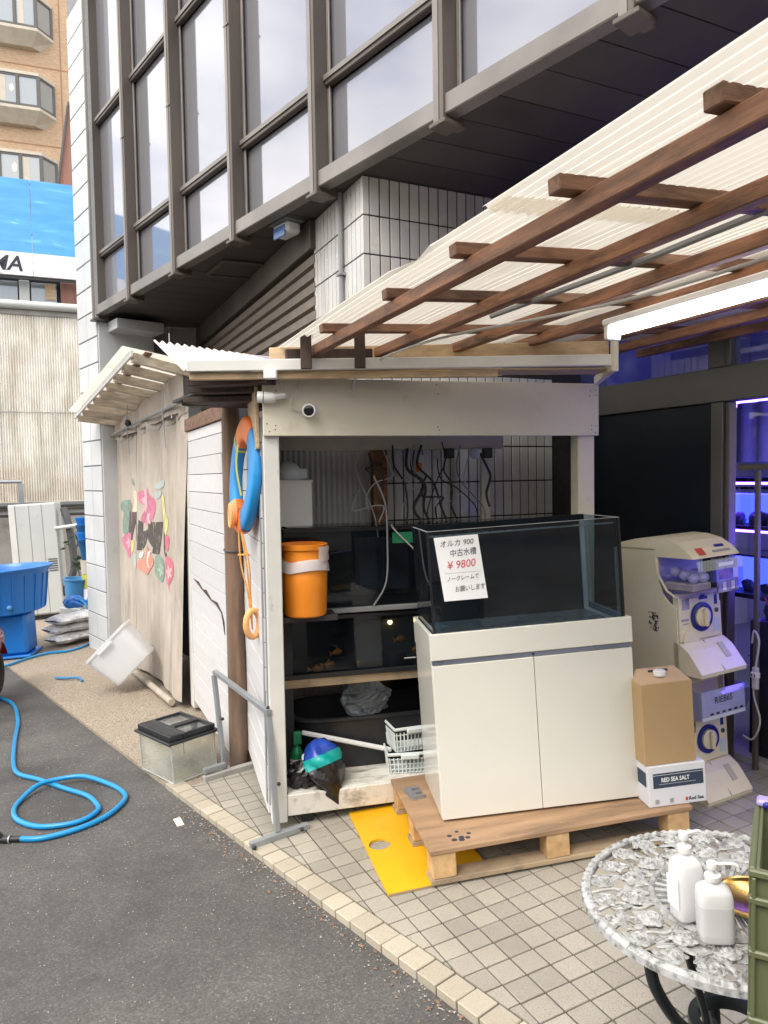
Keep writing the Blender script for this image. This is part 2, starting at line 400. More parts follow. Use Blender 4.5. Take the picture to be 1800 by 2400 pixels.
G['shutter'] = pm('brown shutter', (.20, .165, .135), .55, .18, 4, metal=.2, st=(.4, 4, 4))
G['greywall'] = pm('grey wall panel', (.42, .42, .42), .6, .1, 3)
G['canopy'] = translucent('corrugated sheet', (.88, .845, .77), .62, .5, ((.62, .56, .47), .55, .8, 3, (1, .25, 1)))
G['whitesheet'] = pm('white corrugated sheet', (.58, .555, .53), .5, .08, 4, dirt=((.5, .45, .4), .55, .8, 4))
G['mauvesheet'] = pm('mauve corrugated sheet', (.30, .26, .31), .5, .1, 4)
G['redwood'] = pm('brown stained timber', (.25, .115, .058), .62, .45, 5, st=(9, .7, 9), dirt=((.075, .038, .022), .46, .66, 5, (4, .9, 4)), bump=.35, bs=30, rnd=.25)
G['redwoodx'] = pm('brown stained batten', (.22, .115, .068), .62, .45, 5, st=(.7, 9, 9), dirt=((.075, .038, .022), .46, .66, 5, (.9, 4, 4)), bump=.35, bs=30, rnd=.25)
G['darkwood'] = pm('dark weathered timber', (.05, .03, .022), .75, .5, 5, st=(9, 9, .7), bump=.4, bs=30)
G['polewood'] = pm('brown log', (.20, .125, .08), .7, .35, 5, st=(8, 8, .6), dirt=((.10, .085, .075), .45, .7, 4, (3, 3, .8)), bump=.4, bs=22)
G['tan'] = pm('raw tan timber', (.52, .38, .23), .65, .25, 5, st=(.7, 9, 9), bump=.2, bs=30, rnd=.15, dirt=((.33, .25, .17), .55, .8, 4))
G['cream'] = pm('cream painted plywood', (.68, .645, .515), .55, .05, 3, dirt=((.42, .37, .29), .60, .85, 5), bump=.05, bs=40)
G['whitepaint'] = pm('weathered white paint', (.64, .64, .61), .55, .06, 6, dirt=((.36, .31, .25), .62, .74, 11, (1, 1, .5)), bump=.15, bs=30)
G['plank'] = pm('white painted plank', (.62, .615, .625), .5, .06, 5, st=(.5, 5, 5), dirt=((.5, .47, .46), .62, .82, 9, (.5, 1, 4)), bump=.2, bs=20, rnd=.05)
G['floorpaint'] = pm('worn white floor board', (.66, .64, .59), .6, .12, 6, dirt=((.22, .18, .14), .53, .68, 8, (.6, 2, 1)), dirt2=((.35, .3, .24), .55, .7, 20), bump=.2, bs=30)
G['black'] = pm('matt black plastic', (.016, .017, .02), .45, .3, 8)
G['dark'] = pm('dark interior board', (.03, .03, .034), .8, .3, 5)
G['navy'] = pm('dark navy panel', (.012, .018, .024), .22, .2, 2, spec=.4)
G['frameg'] = pm('grey bronze frame', (.125, .12, .105), .45, .12, 3, metal=.3)
G['glass'] = thin_glass('clear glass', (.93, .96, .95), .05)
G['tankglass'] = thin_glass('smudged tank glass', (.64, .72, .78), .045, .02, .010, (.45, .5, .58))
G['darkwater'] = pm('black tank back', (.004, .007, .011), .3, .5, 2, spec=.2)
G['silicone'] = pm('black silicone edge', (.012, .013, .016), .3, .2, 8)
G['edgeglass'] = pm('pale glass edge', (.50, .53, .54), .2, .2, 5)
G['cabinet'] = pm('gloss ivory laminate', (.70, .695, .635), .17, .03, 2, spec=.5, coat=.3, rv=.02)
G['cabgap'] = pm('steel blue handle strip', (.30, .33, .42), .25, .2, 3, metal=.7)
G['ply'] = pm('pallet plywood', (.34, .215, .125), .6, .28, 3, st=(.6, 5, 5), dirt=((.13, .085, .055), .52, .72, 5, (.5, 3, 1)), dirt2=((.42, .29, .17), .6, .7, 14, (1, 3, 1)), bump=.15, bs=25)
G['block'] = pm('pressed wood block', (.52, .335, .165), .7, .22, 25, bump=.3, bs=60, rnd=.1)
G['skid'] = pm('pallet skid', (.36, .27, .175), .7, .25, 5, st=(.6, 6, 6), dirt=((.18, .14, .1), .5, .7, 6))
G['yellow'] = pm('yellow painted board', (.74, .40, .012), .42, .06, 3, dirt=((.52, .27, .02), .6, .8, 7), dirt2=((.8, .55, .2), .68, .74, 22))
G['orange'] = pm('orange plastic', (.78, .25, .018), .32, .06, 4)
G['lifeorange'] = pm('orange foam vinyl', (.80, .19, .025), .5, .1, 6)
G['lifeblue'] = pm('blue foam vinyl', (.015, .27, .66), .5, .1, 6)
G['peach'] = pm('faded orange foam', (.80, .42, .16), .55, .12, 8)
G['rope'] = pm('orange rope', (.72, .36, .10), .7, .2, 40)
G['limeband'] = pm('yellow green strap', (.55, .52, .07), .6, .15, 9)
G['hose'] = pm('blue hose', (.008, .25, .56), .28, .08, 4)
G['tub'] = pm('blue tub plastic', (.012, .17, .56), .3, .1, 3)
G['tublight'] = pm('pale blue plastic', (.07, .26, .52), .35, .1, 3)
G['white'] = pm('white plastic', (.78, .78, .77), .4, .04, 4)
G['basket'] = pm('pale plastic basket', (.66, .72, .72), .4, .05, 4)
G['milky'] = translucent('milky plastic', (.86, .875, .89), .42, .3)
G['bottle'] = translucent('milky bottle', (.84, .84, .84), .28, .3)
G['steel'] = pm('grey painted steel', (.30, .325, .345), .4, .12, 6, metal=.4, dirt=((.22, .18, .15), .62, .8, 12))
G['zinc'] = pm('zinc casting', (.36, .38, .42), .35, .15, 9, metal=.6)
G['card'] = pm('brown cardboard', (.42, .285, .145), .75, .06, 4)
G['cardtop'] = pm('cardboard top', (.46, .33, .21), .75, .06, 4)
G['paper'] = pm('white paper', (.86, .87, .89), .7, .02, 4)
G['ink'] = pm('black ink', (.03, .03, .05), .7, .2, 4)
G['redink'] = pm('red ink', (.55, .05, .06), .7, .2, 4)
G['navyprint'] = pm('navy print', (.03, .05, .09), .6, .05, 4)
G['greytext'] = pm('grey print', (.33, .33, .36), .6, .05, 4)
G['machine'] = pm('ivory machine shell', (.74, .665, .50), .38, .05, 3, dirt=((.5, .44, .34), .62, .85, 4))
G['machdark'] = pm('dark machine void', (.02, .02, .022), .5, .2, 4)
G['dialblue'] = pm('blue dial ring', (.012, .016, .22), .35, .1, 4)
G['machglass'] = thin_glass('machine window', (.80, .78, .97), .08, .05)  # violet tint paints the shop LED glow into the window
G['redlabel'] = pm('red label', (.55, .07, .05), .5, .1, 4)
G['capsule'] = translucent('pale capsule', (.70, .72, .85), .4, .25)
G['display'] = pm('printed display card', (.25, .23, .30), .4, .8, 18)
G['greydisp'] = pm('grey display sheet', (.52, .57, .63), .4, .12, 6)
G['castwhite'] = pm('chipped white paint with shading', (.39, .398, .40), .5, .2, 40, dirt=((.15, .15, .14), .50, .62, 60), dirt2=((.24, .24, .22), .52, .70, 18), bump=.35, bs=110, rnd=.10)  # dark mottling paints crevice shading along with the grime
G['castgrey'] = pm('grey weathered casting', (.36, .36, .345), .6, .3, 20, dirt=((.6, .6, .58), .55, .62, 30), bump=.4, bs=60)
G['iron'] = pm('black green iron', (.018, .024, .026), .35, .3, 9)
G['olive'] = pm('olive crate plastic', (.105, .12, .058), .42, .1, 4)
G['lav'] = pm('pale violet plastic and rim glow', (.34, .28, .62), .35, .1, 5)
G['gold'] = pm('gold rim', (.75, .52, .20), .18, .1, 5, metal=1)
G['tarp'] = pm('stained beige canvas', (.46, .405, .345), .85, .14, 2.5, dirt=((.27, .235, .195), .48, .74, 2.6, (1.6, 1, .35)), dirt2=((.56, .53, .49), .52, .75, 4, (2, 1, .5)), bump=.25, bs=140)
G['rustsheet'] = pm('rust stained galvanised sheet', (.78, .765, .71), .55, .1, 3, metal=.05, dirt=((.52, .37, .23), .52, .76, 1.1, (1, 1, .45)), dirt2=((.50, .44, .34), .5, .75, 2.4, (2, 1, .3)))
G['concrete'] = pm('grey concrete', (.34, .33, .31), .9, .2, 3, dirt=((.17, .16, .15), .5, .75, 4), bump=.3, bs=40)
G['brick'] = pm('tan brick tile', (.42, .30, .20), .8, .22, 9, st=(1, 1, 3.2), dirt=((.38, .25, .15), .5, .7, 14, (1, 1, 4)))
G['brickline'] = pm('movement joint', (.30, .17, .10), .8, .1, 4)
G['bayframe'] = pm('grey bay frame', (.085, .082, .08), .5, .1, 4)
G['bayscreed'] = pm('bay ledge render', (.47, .43, .36), .7, .1, 4)
G['aptpane'] = window_mat('apartment pane', (.22, .25, .26), .10)
G['redbrown'] = pm('red brown cladding', (.27, .13, .10), .7, .12, 3, st=(4, 4, .3))
G['lampwarm'] = emit('warm window lamp', (1, .78, .42), 3.5)
G['acgrey'] = pm('pale grey enamel', (.52, .54, .53), .45, .06, 3, dirt=((.38, .39, .38), .6, .85, 4))
G['pipe'] = pm('dark pipe', (.075, .08, .085), .5, .2, 6)
G['pvc'] = pm('grey pipe', (.26, .27, .28), .45, .15, 5)
G['bagplastic'] = pm('clear sack with gravel', (.80, .79, .77), .3, .3, 22, dirt=((.48, .43, .38), .55, .68, 16), bump=.4, bs=40)
G['leaf'] = pm('dark green leaf', (.025, .055, .028), .5, .3, 9)
G['blackbag'] = pm('black polythene', (.014, .013, .015), .22, .4, 9, bump=.6, bs=16)
G['teal'] = pm('teal packet', (.01, .36, .34), .3, .1, 5)
G['bluepack'] = pm('blue packet', (.02, .06, .36), .25, .5, 14)
G['green'] = pm('green bottle', (.01, .20, .075), .3, .2, 5)
G['greentape'] = pm('green tape', (.02, .24, .11), .6, .1, 6)
G['clearbag'] = thin_glass('crumpled clear bag', (.90, .92, .94), -.025, .2, .07, (.7, .75, .8))
G['cable'] = pm('white cable', (.55, .55, .52), .5, .1, 6)
G['cabledk'] = pm('dark cable', (.03, .035, .04), .5, .2, 6)
G['fish'] = pm('goldfish orange', (.62, .20, .03), .4, .3, 20)
G['tubelamp'] = emit('fluorescent tube', (1, .98, .92), 12)
G['ledblue'] = emit('violet blue led', (.12, .06, 1), 14)
G['ledpurple'] = emit('purple led', (.24, .08, 1), 9)
G['bluewater'] = emit('self glowing blue water', (.05, .07, .95), 2.0)  # water emits by itself, standing in for LED light falling into it
G['paleslat'] = pm('grey weathered slat', (.56, .49, .40), .7, .25, 5, st=(9, .7, 9), rnd=.2, dirt=((.30, .23, .17), .52, .75, 5))
G['shopwhite'] = pm('white shop wall', (.6, .6, .62), .6, .1, 3)
G['scooter'] = pm('dark red paint', (.20, .018, .016), .2, .1, 3, coat=.5)
G['tyre'] = pm('tyre rubber', (.02, .02, .02), .8, .2, 9)
G['signwhite'] = pm('sign white', (.78, .79, .81), .5, .03, 3)
G['leaflitter'] = pm('leaf litter', (.24, .15, .10), .8, .5, 30, rnd=.3)
G['grit'] = pm('pale grit', (.36, .34, .31), .8, .4, 40)
G['lens'] = pm('camera lens black', (.01, .01, .012), .1, .2, 5)
def sign_blue():
    m, n, l, p = _base('faded blue sign print')
    tc = n.new('ShaderNodeTexCoord'); mp = n.new('ShaderNodeMapping'); mp.inputs['Scale'].default_value = (.9, 1, 5)
    nz = n.new('ShaderNodeTexNoise'); nz.inputs['Scale'].default_value = 1.6; nz.inputs['Detail'].default_value = 5; nz.inputs['Distortion'].default_value = .4
    l.new(tc.outputs['Object'], mp.inputs[0]); l.new(mp.outputs[0], nz.inputs['Vector'])
    r = n.new('ShaderNodeValToRGB'); e = r.color_ramp.elements
    e[0].position = .40; e[0].color = (.075, .34, .74, 1); e[1].position = .80; e[1].color = (.75, .83, .9, 1)
    q = e.new(.60); q.color = (.10, .40, .78, 1); q = e.new(.68); q.color = (.17, .52, .84, 1)
    l.new(nz.outputs['Fac'], r.inputs[0]); l.new(r.outputs[0], p.inputs['Base Color']); p.inputs['Roughness'].default_value = .45; return m
G['signblue'] = sign_blue()
# ================================================================== SETTING
KD = Vector((-.6157, .788)); KN = Vector((.788, .6157)); KOFF = 1.568      # kerb line: KN.p = KOFF
def clip(poly, n, d):                    # keep n.p >= d
    o = []
    for i in range(len(poly)):
        a, b = poly[i], poly[(i+1) % len(poly)]
        da = n[0]*a[0]+n[1]*a[1]-d; db = n[0]*b[0]+n[1]*b[1]-d
        if da >= 0: o.append(a)
        if (da >= 0) != (db >= 0):
            t = da/(da-db); o.append((a[0]+(b[0]-a[0])*t, a[1]+(b[1]-a[1])*t))
    return o
def on_ground(poly, dz, subdiv=False):
    return [(x, y, gz(x, y)+dz) for x, y in poly]

def asphalt():
    xs = [-150, -60, -25]+[-12+i*.75 for i in range(27)]+[20, 60, 150]
    ys = [-60, -20, -8]+[-3+i*.75 for i in range(27)]+[30, 80, 250]
    mb = MB(); mb.v = [(x, y, gz(x, y)-.032) for y in ys for x in xs]
    N = len(xs)
    mb.f = [(j*N+i, j*N+i+1, (j+1)*N+i+1, (j+1)*N+i) for j in range(len(ys)-1) for i in range(N-1)]
    o = solo('asphalt_ground', None, None, mb, G['asphalt'], kind='structure'); o['label'] = 'worn grey asphalt of the car park'
asphalt()
gr = [(-1.258, 4.165), (-5.6, 9.72), (-7.5, 13.4), (-2.2, 15), (-.2, 9), (.3, 4.9), (-.84, 4.43)]
mb = MB().prism(gr, -.06, .0)
mb.v = [(x, y, gz(x, y)+z-.012) for x, y, z in mb.v]
solo('gravel_strip', 'tan washed gravel strip beside the curtain', None, mb, G['gravel'], kind='structure')

EJ = Vector((.9040, .4283)); EI = Vector((.4283, -.9040)); TO = Vector((.066, 2.75))
fore = Thing('tiled_forecourt', 'pale square floor tiles of the forecourt', None, kind='structure')
bed = [(-1.20, 4.18), (.55, 1.95), (1.0, 1.2), (3.6, 1.2), (3.6, 6.2), (-.3, 6.2), (-.82, 4.43)]
bed = clip(bed, KN, KOFF+.05)
mb = MB().prism(bed, -.05, -.0055); mb.v = [(x, y, gz(x, y)+z) for x, y, z in mb.v]
fore.add('grout_bed', mb, G['grout'])
SU = Vector((.9677, .2521)); SV = Vector((-.2521, .9677)); SP = Vector((-.528, 3.549))
FARN = Vector((.5545, -.832)); FARD = FARN.dot(Vector((-1.099, 4.235)))       # far edge of the tiling (concrete edging)
tiles = []
for i in range(-25, 12):
    for j in range(-16, 30):
        c = TO+EI*(i*.1+.05)+EJ*(j*.1+.05)
        if c.y < 1.75 or c.y > 5.3 or c.x > 2.75: continue
        if c.x/c.y > .60 or c.x/c.y < -.40: continue
        r = c-SP
        if r.dot(SU) > .08 and r.dot(SV) > .30 and r.dot(SU) < 1.2: continue
        h = .0466
        q = [tuple(c+EI*a*h+EJ*b*h) for a, b in ((-1, -1), (-1, 1), (1, 1), (1, -1))]
        k0 = KN.dot(Vector(q[0])); ks = [KN.dot(Vector(p))-KOFF-.1 for p in q]; fs = [FARN.dot(Vector(p))-FARD for p in q]
        if max(ks) < .004: continue
        if min(fs) < 0 and c.x < .5:
            if max(fs) <= .004: continue
        else: fs = [1]
        cut = min(ks) < 0 or min(fs) < 0
        if cut:
            q = clip(q, KN, KOFF+.1)
            if min(fs) < 0: q = clip(q, FARN, FARD)
            if len(q) < 3: continue
        hidden = (Vector((.3, 3.35))-c).length < .32 or (Vector((.9, 3.45))-c).length < .4
        tiles.append((c.length+(6 if hidden else 0), c, q if cut else None))
tiles.sort(key=lambda t: t[0])
tme = MB().box(-.0466, .0466, -.0466, .0466, -.008, 0, .0018).mesh('tile'); tme.materials.append(G['tile'])
RT = Matrix.Rotation(math.atan2(EJ.y, EJ.x), 4, 'Z')
rest = MB()
for k, (d, c, q) in enumerate(tiles):
    dz = random.uniform(-.0008, .0008)
    M = Matrix.Translation((c.x, c.y, gz(c.x, c.y)+dz)) @ TILT @ RT
    if k < 300:
        if q is None: fore.inst('tile', tme, None, M)
        else:
            mb = MB().prism(q, -.008, 0); mb.v = [(x, y, gz(x, y)+z+dz) for x, y, z in mb.v]
            fore.add('tile', mb, G['tile'])
    else:
        qq = q or [tuple(c+EI*a*.0472+EJ*b*.0472) for a, b in ((-1, -1), (-1, 1), (1, 1), (1, -1))]
        n0 = len(rest.v); rest.prism(qq, -.008, 0); rest.v[n0:] = [(x, y, gz(x, y)+z+dz) for x, y, z in rest.v[n0:]]
if rest.v: fore.add('tile_field', rest, G['tile'], kind='stuff', label='the tiles farther back under the table and pallet')

kerb = Thing('kerb', 'row of pale yellow kerb tiles edging the asphalt', None, kind='structure')
kme = MB().box(.003, .097, .0, .094, -.05, .001, .003).mesh('kerb_tile'); kme.materials.append(G['kerb'])
ka = math.atan2(KD.y, KD.x)
kb = MB()
for k in range(-7, 26):
    p0 = Vector((.271, 2.2))+KD*(k*.1003)
    # local x along KD, local y must point inwards (KN): mirror handled by starting at far end and running back
    e = p0+KD*.1003
    M = Matrix.Translation((e.x, e.y, gz(e.x, e.y)+random.uniform(-.0015, .0015))) @ TILT @ Matrix.Rotation(ka+math.pi, 4, 'Z') @ Matrix.Rotation(random.uniform(-.01, .01), 4, 'Z')
    kerb.inst('kerb_tile', kme, None, M)
a = Vector((.271, 2.2))-KD*.75; b = Vector((.271, 2.2))+KD*2.6
q = [tuple(a+KN*.004), tuple(b+KN*.004), tuple(b+KN*.097), tuple(a+KN*.097)]
mb = MB().prism(q, -.06, -.006); mb.v = [(x, y, gz(x, y)+z) for x, y, z in mb.v]
kerb.add('mortar_bed', mb, G['grout'])
# concrete edging at the far end of the tiles
solo('concrete_edging', 'mossy grey concrete edging at the end of the floor tiles', 'edging', MB().box(0, .46, -.02, .02, -.02, .035, .006), G['concrete'], (-1.10, 4.235), 33.7, True)
# loose grit and leaves along the kerb
mb = MB(); mg = MB()
for k in range(520):
    t = random.uniform(-.6, 2.3); o = -abs(random.gauss(0, .05))-.004
    p = Vector((.271, 2.2))+KD*t+KN*o
    s = random.uniform(.002, .007); a = random.uniform(0, 6.3); z = gz(p.x, p.y)-.030
    tgt, lo = (mb, 1.8) if random.random() < .3 else (mg, 1)
    v = [(p.x+math.cos(a+q*2.09)*s*lo, p.y+math.sin(a+q*2.09)*s*lo, z+random.uniform(0, .004)) for q in range(3)]+[(p.x, p.y, z+s*.8)]
    n = len(tgt.v); tgt.v += v; tgt.f += [(n, n+1, n+3), (n+1, n+2, n+3), (n+2, n, n+3), (n, n+2, n+1)]
for k in range(900):
    y = random.uniform(1.9, 6); x = random.uniform(-.55*y, .75*(2.2-y)+.2)
    if KN.x*x+KN.y*y > KOFF-.02: continue
    s = random.uniform(.0015, .0045); a = random.uniform(0, 6.3); z = gz(x, y)-.031
    v = [(x+math.cos(a+q*2.09)*s, y+math.sin(a+q*2.09)*s, z) for q in range(3)]+[(x, y, z+s)]
    n = len(mg.v); mg.v += v; mg.f += [(n, n+1, n+3), (n+1, n+2, n+3), (n+2, n, n+3), (n, n+2, n+1)]
solo('leaf_litter', 'brown leaf crumbs gathered along the kerb', None, mb, G['leaflitter'], kind='stuff')
solo('loose_grit', 'pale grit scattered over the asphalt', None, mg, G['grit'], kind='stuff')

# ================================================================== MAIN BUILDING
FP = Vector((-3.097, 8.046)); FA = -51.3           # facade far corner, direction towards the camera
bld = Thing('office_building', 'dark bronze glazed office block overhanging a white tiled ground floor', 'building')
fb = Matrix.Translation((FP.x, FP.y, 0)) @ Matrix.Rotation(R_(FA), 4, 'Z')
# facade frame: local x along the facade to the camera, local y = inwards, z up
def fadd(name, mb, mat, parent=None, smooth=False):
    mb.v = [tuple(fb @ Vector(p)) for p in mb.v]
    return bld.add(name, mb, mat, parent, smooth)
MUL = [.0, 1.06, 2.17, 3.26, 4.36, 5.5, 6.56, 7.66, 8.76]
ROWS = [3.62, 4.16, 5.57, 6.98, 8.4]
FDEP = .115
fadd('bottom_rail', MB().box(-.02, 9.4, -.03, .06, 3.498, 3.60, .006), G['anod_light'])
for i, x in enumerate(MUL):
    mu = fadd('mullion', MB().box(x-.03, x+.03, -.05, FDEP, 3.46, 8.6, .006), G['anodised'])
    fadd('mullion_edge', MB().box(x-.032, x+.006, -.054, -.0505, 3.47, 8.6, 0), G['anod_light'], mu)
    fadd('mullion_foot', MB().box(x-.045, x+.07, -.075, .05, 3.435, 3.458, .004), G['anodised'], mu)
    if i: fadd('joint_clip', MB().box(x-.034, x+.034, -.058, -.048, 4.86+.14*(i % 2), 4.872+.14*(i % 2), 0), G['anod_light'], mu)
    if i and i % 1 == 0: fadd('side_channel', MB().box(x+.031, x+.058, .05, .065, 3.6, 8.6, .003), G['anod_light'], mu)
for i in range(len(MUL)-1):
    xa, xb = MUL[i]+.032, MUL[i+1]-.032
    for k in range(4):
        z0, z1 = ROWS[k], ROWS[k+1]
        fadd('window_pane', MB().box(xa, xb, FDEP-.035, FDEP-.02, z0+.02, z1-.04), G['pane'])
        if k < 3 and not (i >= 5 and k > 1):
            tr = fadd('transom', MB().box(xa, xb, .03, FDEP-.038, z1-.035, z1+.03, .006), G['anodised'])
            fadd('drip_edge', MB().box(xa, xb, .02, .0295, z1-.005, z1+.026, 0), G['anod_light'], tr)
fadd('back_wall', MB().box(-.3, 9.4, .24, .5, 3.6, 8.8), G['dark'])
fadd('bottom_flashing', MB().box(-.02, 9.4, .02, FDEP-.036, 3.601, 3.625, .004), G['anodised'])
# soffit boards, laid square to the shop
_fi = Vector((.7804, .6252))*.062
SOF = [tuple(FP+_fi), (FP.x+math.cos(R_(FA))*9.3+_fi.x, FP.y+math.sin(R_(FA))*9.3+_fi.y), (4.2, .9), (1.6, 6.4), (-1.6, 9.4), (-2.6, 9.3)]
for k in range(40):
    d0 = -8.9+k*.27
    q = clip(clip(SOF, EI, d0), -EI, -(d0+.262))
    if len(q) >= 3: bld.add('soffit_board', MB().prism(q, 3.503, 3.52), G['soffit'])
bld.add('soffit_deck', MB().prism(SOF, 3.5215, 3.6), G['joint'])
vv = [(-1.53, 6.488), (-1.284, 6.072), (-.905, 6.238), (-1.13, 6.64)]
ve = bld.add('soffit_vent', MB().prism(vv, 3.496, 3.502), G['soffit'])
for i in range(4):
    p, q = vv[i], vv[(i+1) % 4]
    bld.add('vent_frame', MB().bar((p[0], p[1], 3.49), (q[0], q[1], 3.49), .035, .012), G['anodised'], ve)
# pillar
K = Vector((-.096, 4.45)); PB = 25.3
pf = Matrix.Translation((K.x, K.y, 0)) @ Matrix.Rotation(R_(PB), 4, 'Z')
def padd(name, mb, mat, parent=None, smooth=False):
    mb.v = [tuple(pf @ Vector(p)) for p in mb.v]; return bld.add(name, mb, mat, parent, smooth)
pil = padd('pillar', MB().box(.004, 1.9, .004, .86, -.1, 3.5), G['joint'])
PW, PH = .0683, .2315
tw = MB().box(0, PW-.009, -.006, .003, 0, PH-.009, .0015).mesh('wall_tile'); tw.materials.append(G['wtile'])
for r in range(12):
    z = 3.5-(r+1)*PH+.008
    for c in range(20):
        if r < 5 and c > 13: continue
        x = .043+c*PW
        bld.inst('wall_tile', tw, None, pf @ Matrix.Translation((x, 0, z)), pil)
    padd('corner_tile', MB().box(-.006, .036, -.006, .036, z, z+PH-.009, .002), G['wtile'], pil)
for r in range(6):
    z = 3.5-(r+1)*PH+.008
    for c in range(12):
        y = .043+c*PW
        bld.inst('wall_tile', tw, None, pf @ Matrix.Translation((0, y+PW-.009, z)) @ Matrix.Rotation(R_(-90), 4, 'Z'), pil)
padd('conduit', MB().tube([(-.028, .30, 3.5), (-.028, .30, 3.25), (-.03, .30, 2.2)], .017, 8), G['pvc'], pil, True)
padd('conduit_clip', MB().box(-.05, .0, .27, .33, 2.98, 3.0, .002), G['pvc'], pil)
# roller shutter wall left of the pillar
sh = Matrix.Translation((-.453, 5.207, 0)) @ Matrix.Rotation(R_(115.3), 4, 'Z')
def sadd(name, mb, mat, parent=None):
    mb.v = [tuple(sh @ Vector(p)) for p in mb.v]; return bld.add(name, mb, mat, parent)
sb = sadd('shutter_box', MB().box(-.02, 4.15, -.3, .05, 3.30, 3.5, .004), G['anodised'])
for k in range(16):
    z = 3.29-k*.098
    sadd('shutter_slat', MB().prism([(-.02, z-.094), (.012, z-.08), (.012, z-.018), (-.02, z-.004)], .0, 4.1, Matrix(((0, 0, 1, 0), (1, 0, 0, 0), (0, 1, 0, 0), (0, 0, 0, 1)))), G['shutter'], sb)
sadd('shutter_backing', MB().box(0, 4.1, -.25, -.03, -.3, 3.3), G['dark'], sb)
# grey end wall under the overhang
def wall_between(name, a, b, z0, z1, mat, th=.06, parent=None):
    return bld.add(name, MB().bar((a[0], a[1], (z0+z1)/2), (b[0], b[1], (z0+z1)/2), th, z1-z0, .003), mat, parent)
wall_between('end_wall', (-3.12, 8.62), (-2.55, 8.80), -.4, 3.5, G['greywall'])
wall_between('end_wall', (-2.54, 8.803), (-2.02, 8.97), -.4, 3.5, G['greywall'])
wall_between('end_wall_trim', (-3.17, 8.36), (-3.12, 8.52), -.4, 3.42, G['wblock'], .05)
# white tiled end pilaster
co = fadd('end_pilaster', MB().box(-.72, -.03, .0, .6, -.5, 9), G['wjoint'])
wm = MB().box(0, .333, -.010, .002, 0, .270, .003).mesh('facade_tile'); wm.materials.append(G['wblock'])
for r in range(26):
    for c in range(2):
        bld.inst('facade_tile', wm, None, fb @ Matrix.Translation((-.72+.345*c, 0, 1.30-.285*6+r*.285)), co)
fadd('pilaster_return', MB().box(-.03, -.012, .0, .62, -.4, 3.44, .004), G['wblock'], co)
fadd('corner_post', MB().box(-.03, .03, -.045, .0, 3.47, 9, .004), G['wblock'], co)
fadd('ledge', MB().box(-.04, .30, .1, .62, 3.33, 3.44, .004), G['wblock'], co)
# ---- shop front on the ground floor, behind the canopy
W0 = Vector((3.119, 1.473)); wf = Matrix.Translation((W0.x, W0.y, 0)) @ Matrix.Rotation(R_(115.3), 4, 'Z')
def wadd(name, mb, mat, parent=None, smooth=False):
    mb.v = [tuple(wf @ Vector(p)) for p in mb.v]; return bld.add(name, mb, mat, parent, smooth)
wadd('door_lintel', MB().box(.6, 5.2, -.06, .03, 2.08, 2.27, .004), G['frameg'])
wadd('dark_panel', MB().box(2.92, 5.2, -.05, .0, .0, 2.078, .003), G['navy'])
wadd('door_post', MB().box(2.84, 2.918, -.05, .03, .0, 2.078, .004), G['frameg'])
wadd('door_jamb', MB().box(2.812, 2.838, -.05, .01, .0, 2.078, .004), G['anodised'])
wadd('door_rail', MB().box(.7, 2.772, -.03, -.005, 1.70, 1.73, .003), G['anodised'])
wadd('door_stile', MB().box(2.64, 2.665, -.03, -.005, .0, 1.698, .003), G['anodised'])
wadd('door_pane', MB().box(.7, 2.77, -.02, -.014, .2, 2.07), G['glass'])
cp = wadd('clerestory_post', MB().box(2.80, 2.95, -.06, .02, 2.272, 3.49, .004), G['frameg'])
wadd('post_groove', MB().box(2.83, 2.845, .0205, .026, 2.28, 3.4), G['anodised'], cp)
wadd('clerestory_head', MB().box(.6, 5.2, -.06, .02, 3.30, 3.49, .004), G['frameg'])
G['blueglass'] = thin_glass('glass with painted blue glow', (.55, .58, .85), .14, .04, .28, (.24, .28, .56))  # tint and haze paint blue shop light and reflections into the panes
wadd('clerestory_pane', MB().box(2.952, 4.9, -.03, -.022, 2.275, 3.298), G['blueglass'])
wadd('clerestory_pane', MB().box(.7, 2.798, -.03, -.022, 2.275, 3.298), G['blueglass'])
# room behind the shop front
wadd('shop_floor', MB().box(.2, 5.2, -3.2, -.06, .02, .1), G['greywall'])
wadd('shop_back_wall', MB().box(.2, 5.2, -3.3, -3.21, .1, 3.5), G['shopwhite'])
wadd('shop_side_wall', MB().box(5.21, 5.3, -3.3, -.06, .0, 3.5), G['shopwhite'])
wadd('shop_ceiling', MB().box(.2, 5.2, -3.2, -.08, 3.36, 3.49), G['dark'])
# gutter under the soffit above the canopy edge
bld.add('gutter', MB().bar((.62, 4.78, 3.13), (1.75, 2.15, 3.02), .10, .10, .01), G['pipe'])

# ================================================================== SHOP CONTENTS (seen through the door)
def crumple_rock(c, r, seed):
    rr = random.Random(seed); mb = MB().ell((0, 0, 0), (1, 1, 1), 10, 6)
    mb.v = [(c[0]+v[0]*r[0]*k, c[1]+v[1]*r[1]*k, c[2]+v[2]*r[2]*k) for v, k in ((v, rr.uniform(.75, 1.2)) for v in mb.v)]
    return mb
def at_shop(x, y, z): return wf @ Vector((x, y, z))
rk = Thing('aquarium_rack', 'dark rack of violet lit aquariums inside the shop doorway', 'rack', M=wf @ Matrix.Translation((1.45, 0, 0)))
for x in (1.5, 2.66):
    for y in (-1.25, -.75): rk.box('post', x-.02, x+.02, y-.02, y+.02, .1, 2.2, G['black'])
for z in (.85, 1.30, 1.62): rk.box('shelf', 1.5, 2.66, -1.25, -.75, z, z+.03, G['black'])
rk.box('light_bar', 1.55, 2.62, -1.1, -.9, 1.60, 1.615, G['ledpurple'], 0)
rk.box('light_bar', 1.55, 2.62, -1.1, -.9, 2.15, 2.17, G['ledblue'], 0)
rk.box('light_bar', 1.55, 2.62, -.76, -.745, 1.29, 1.305, G['ledpurple'], 0)
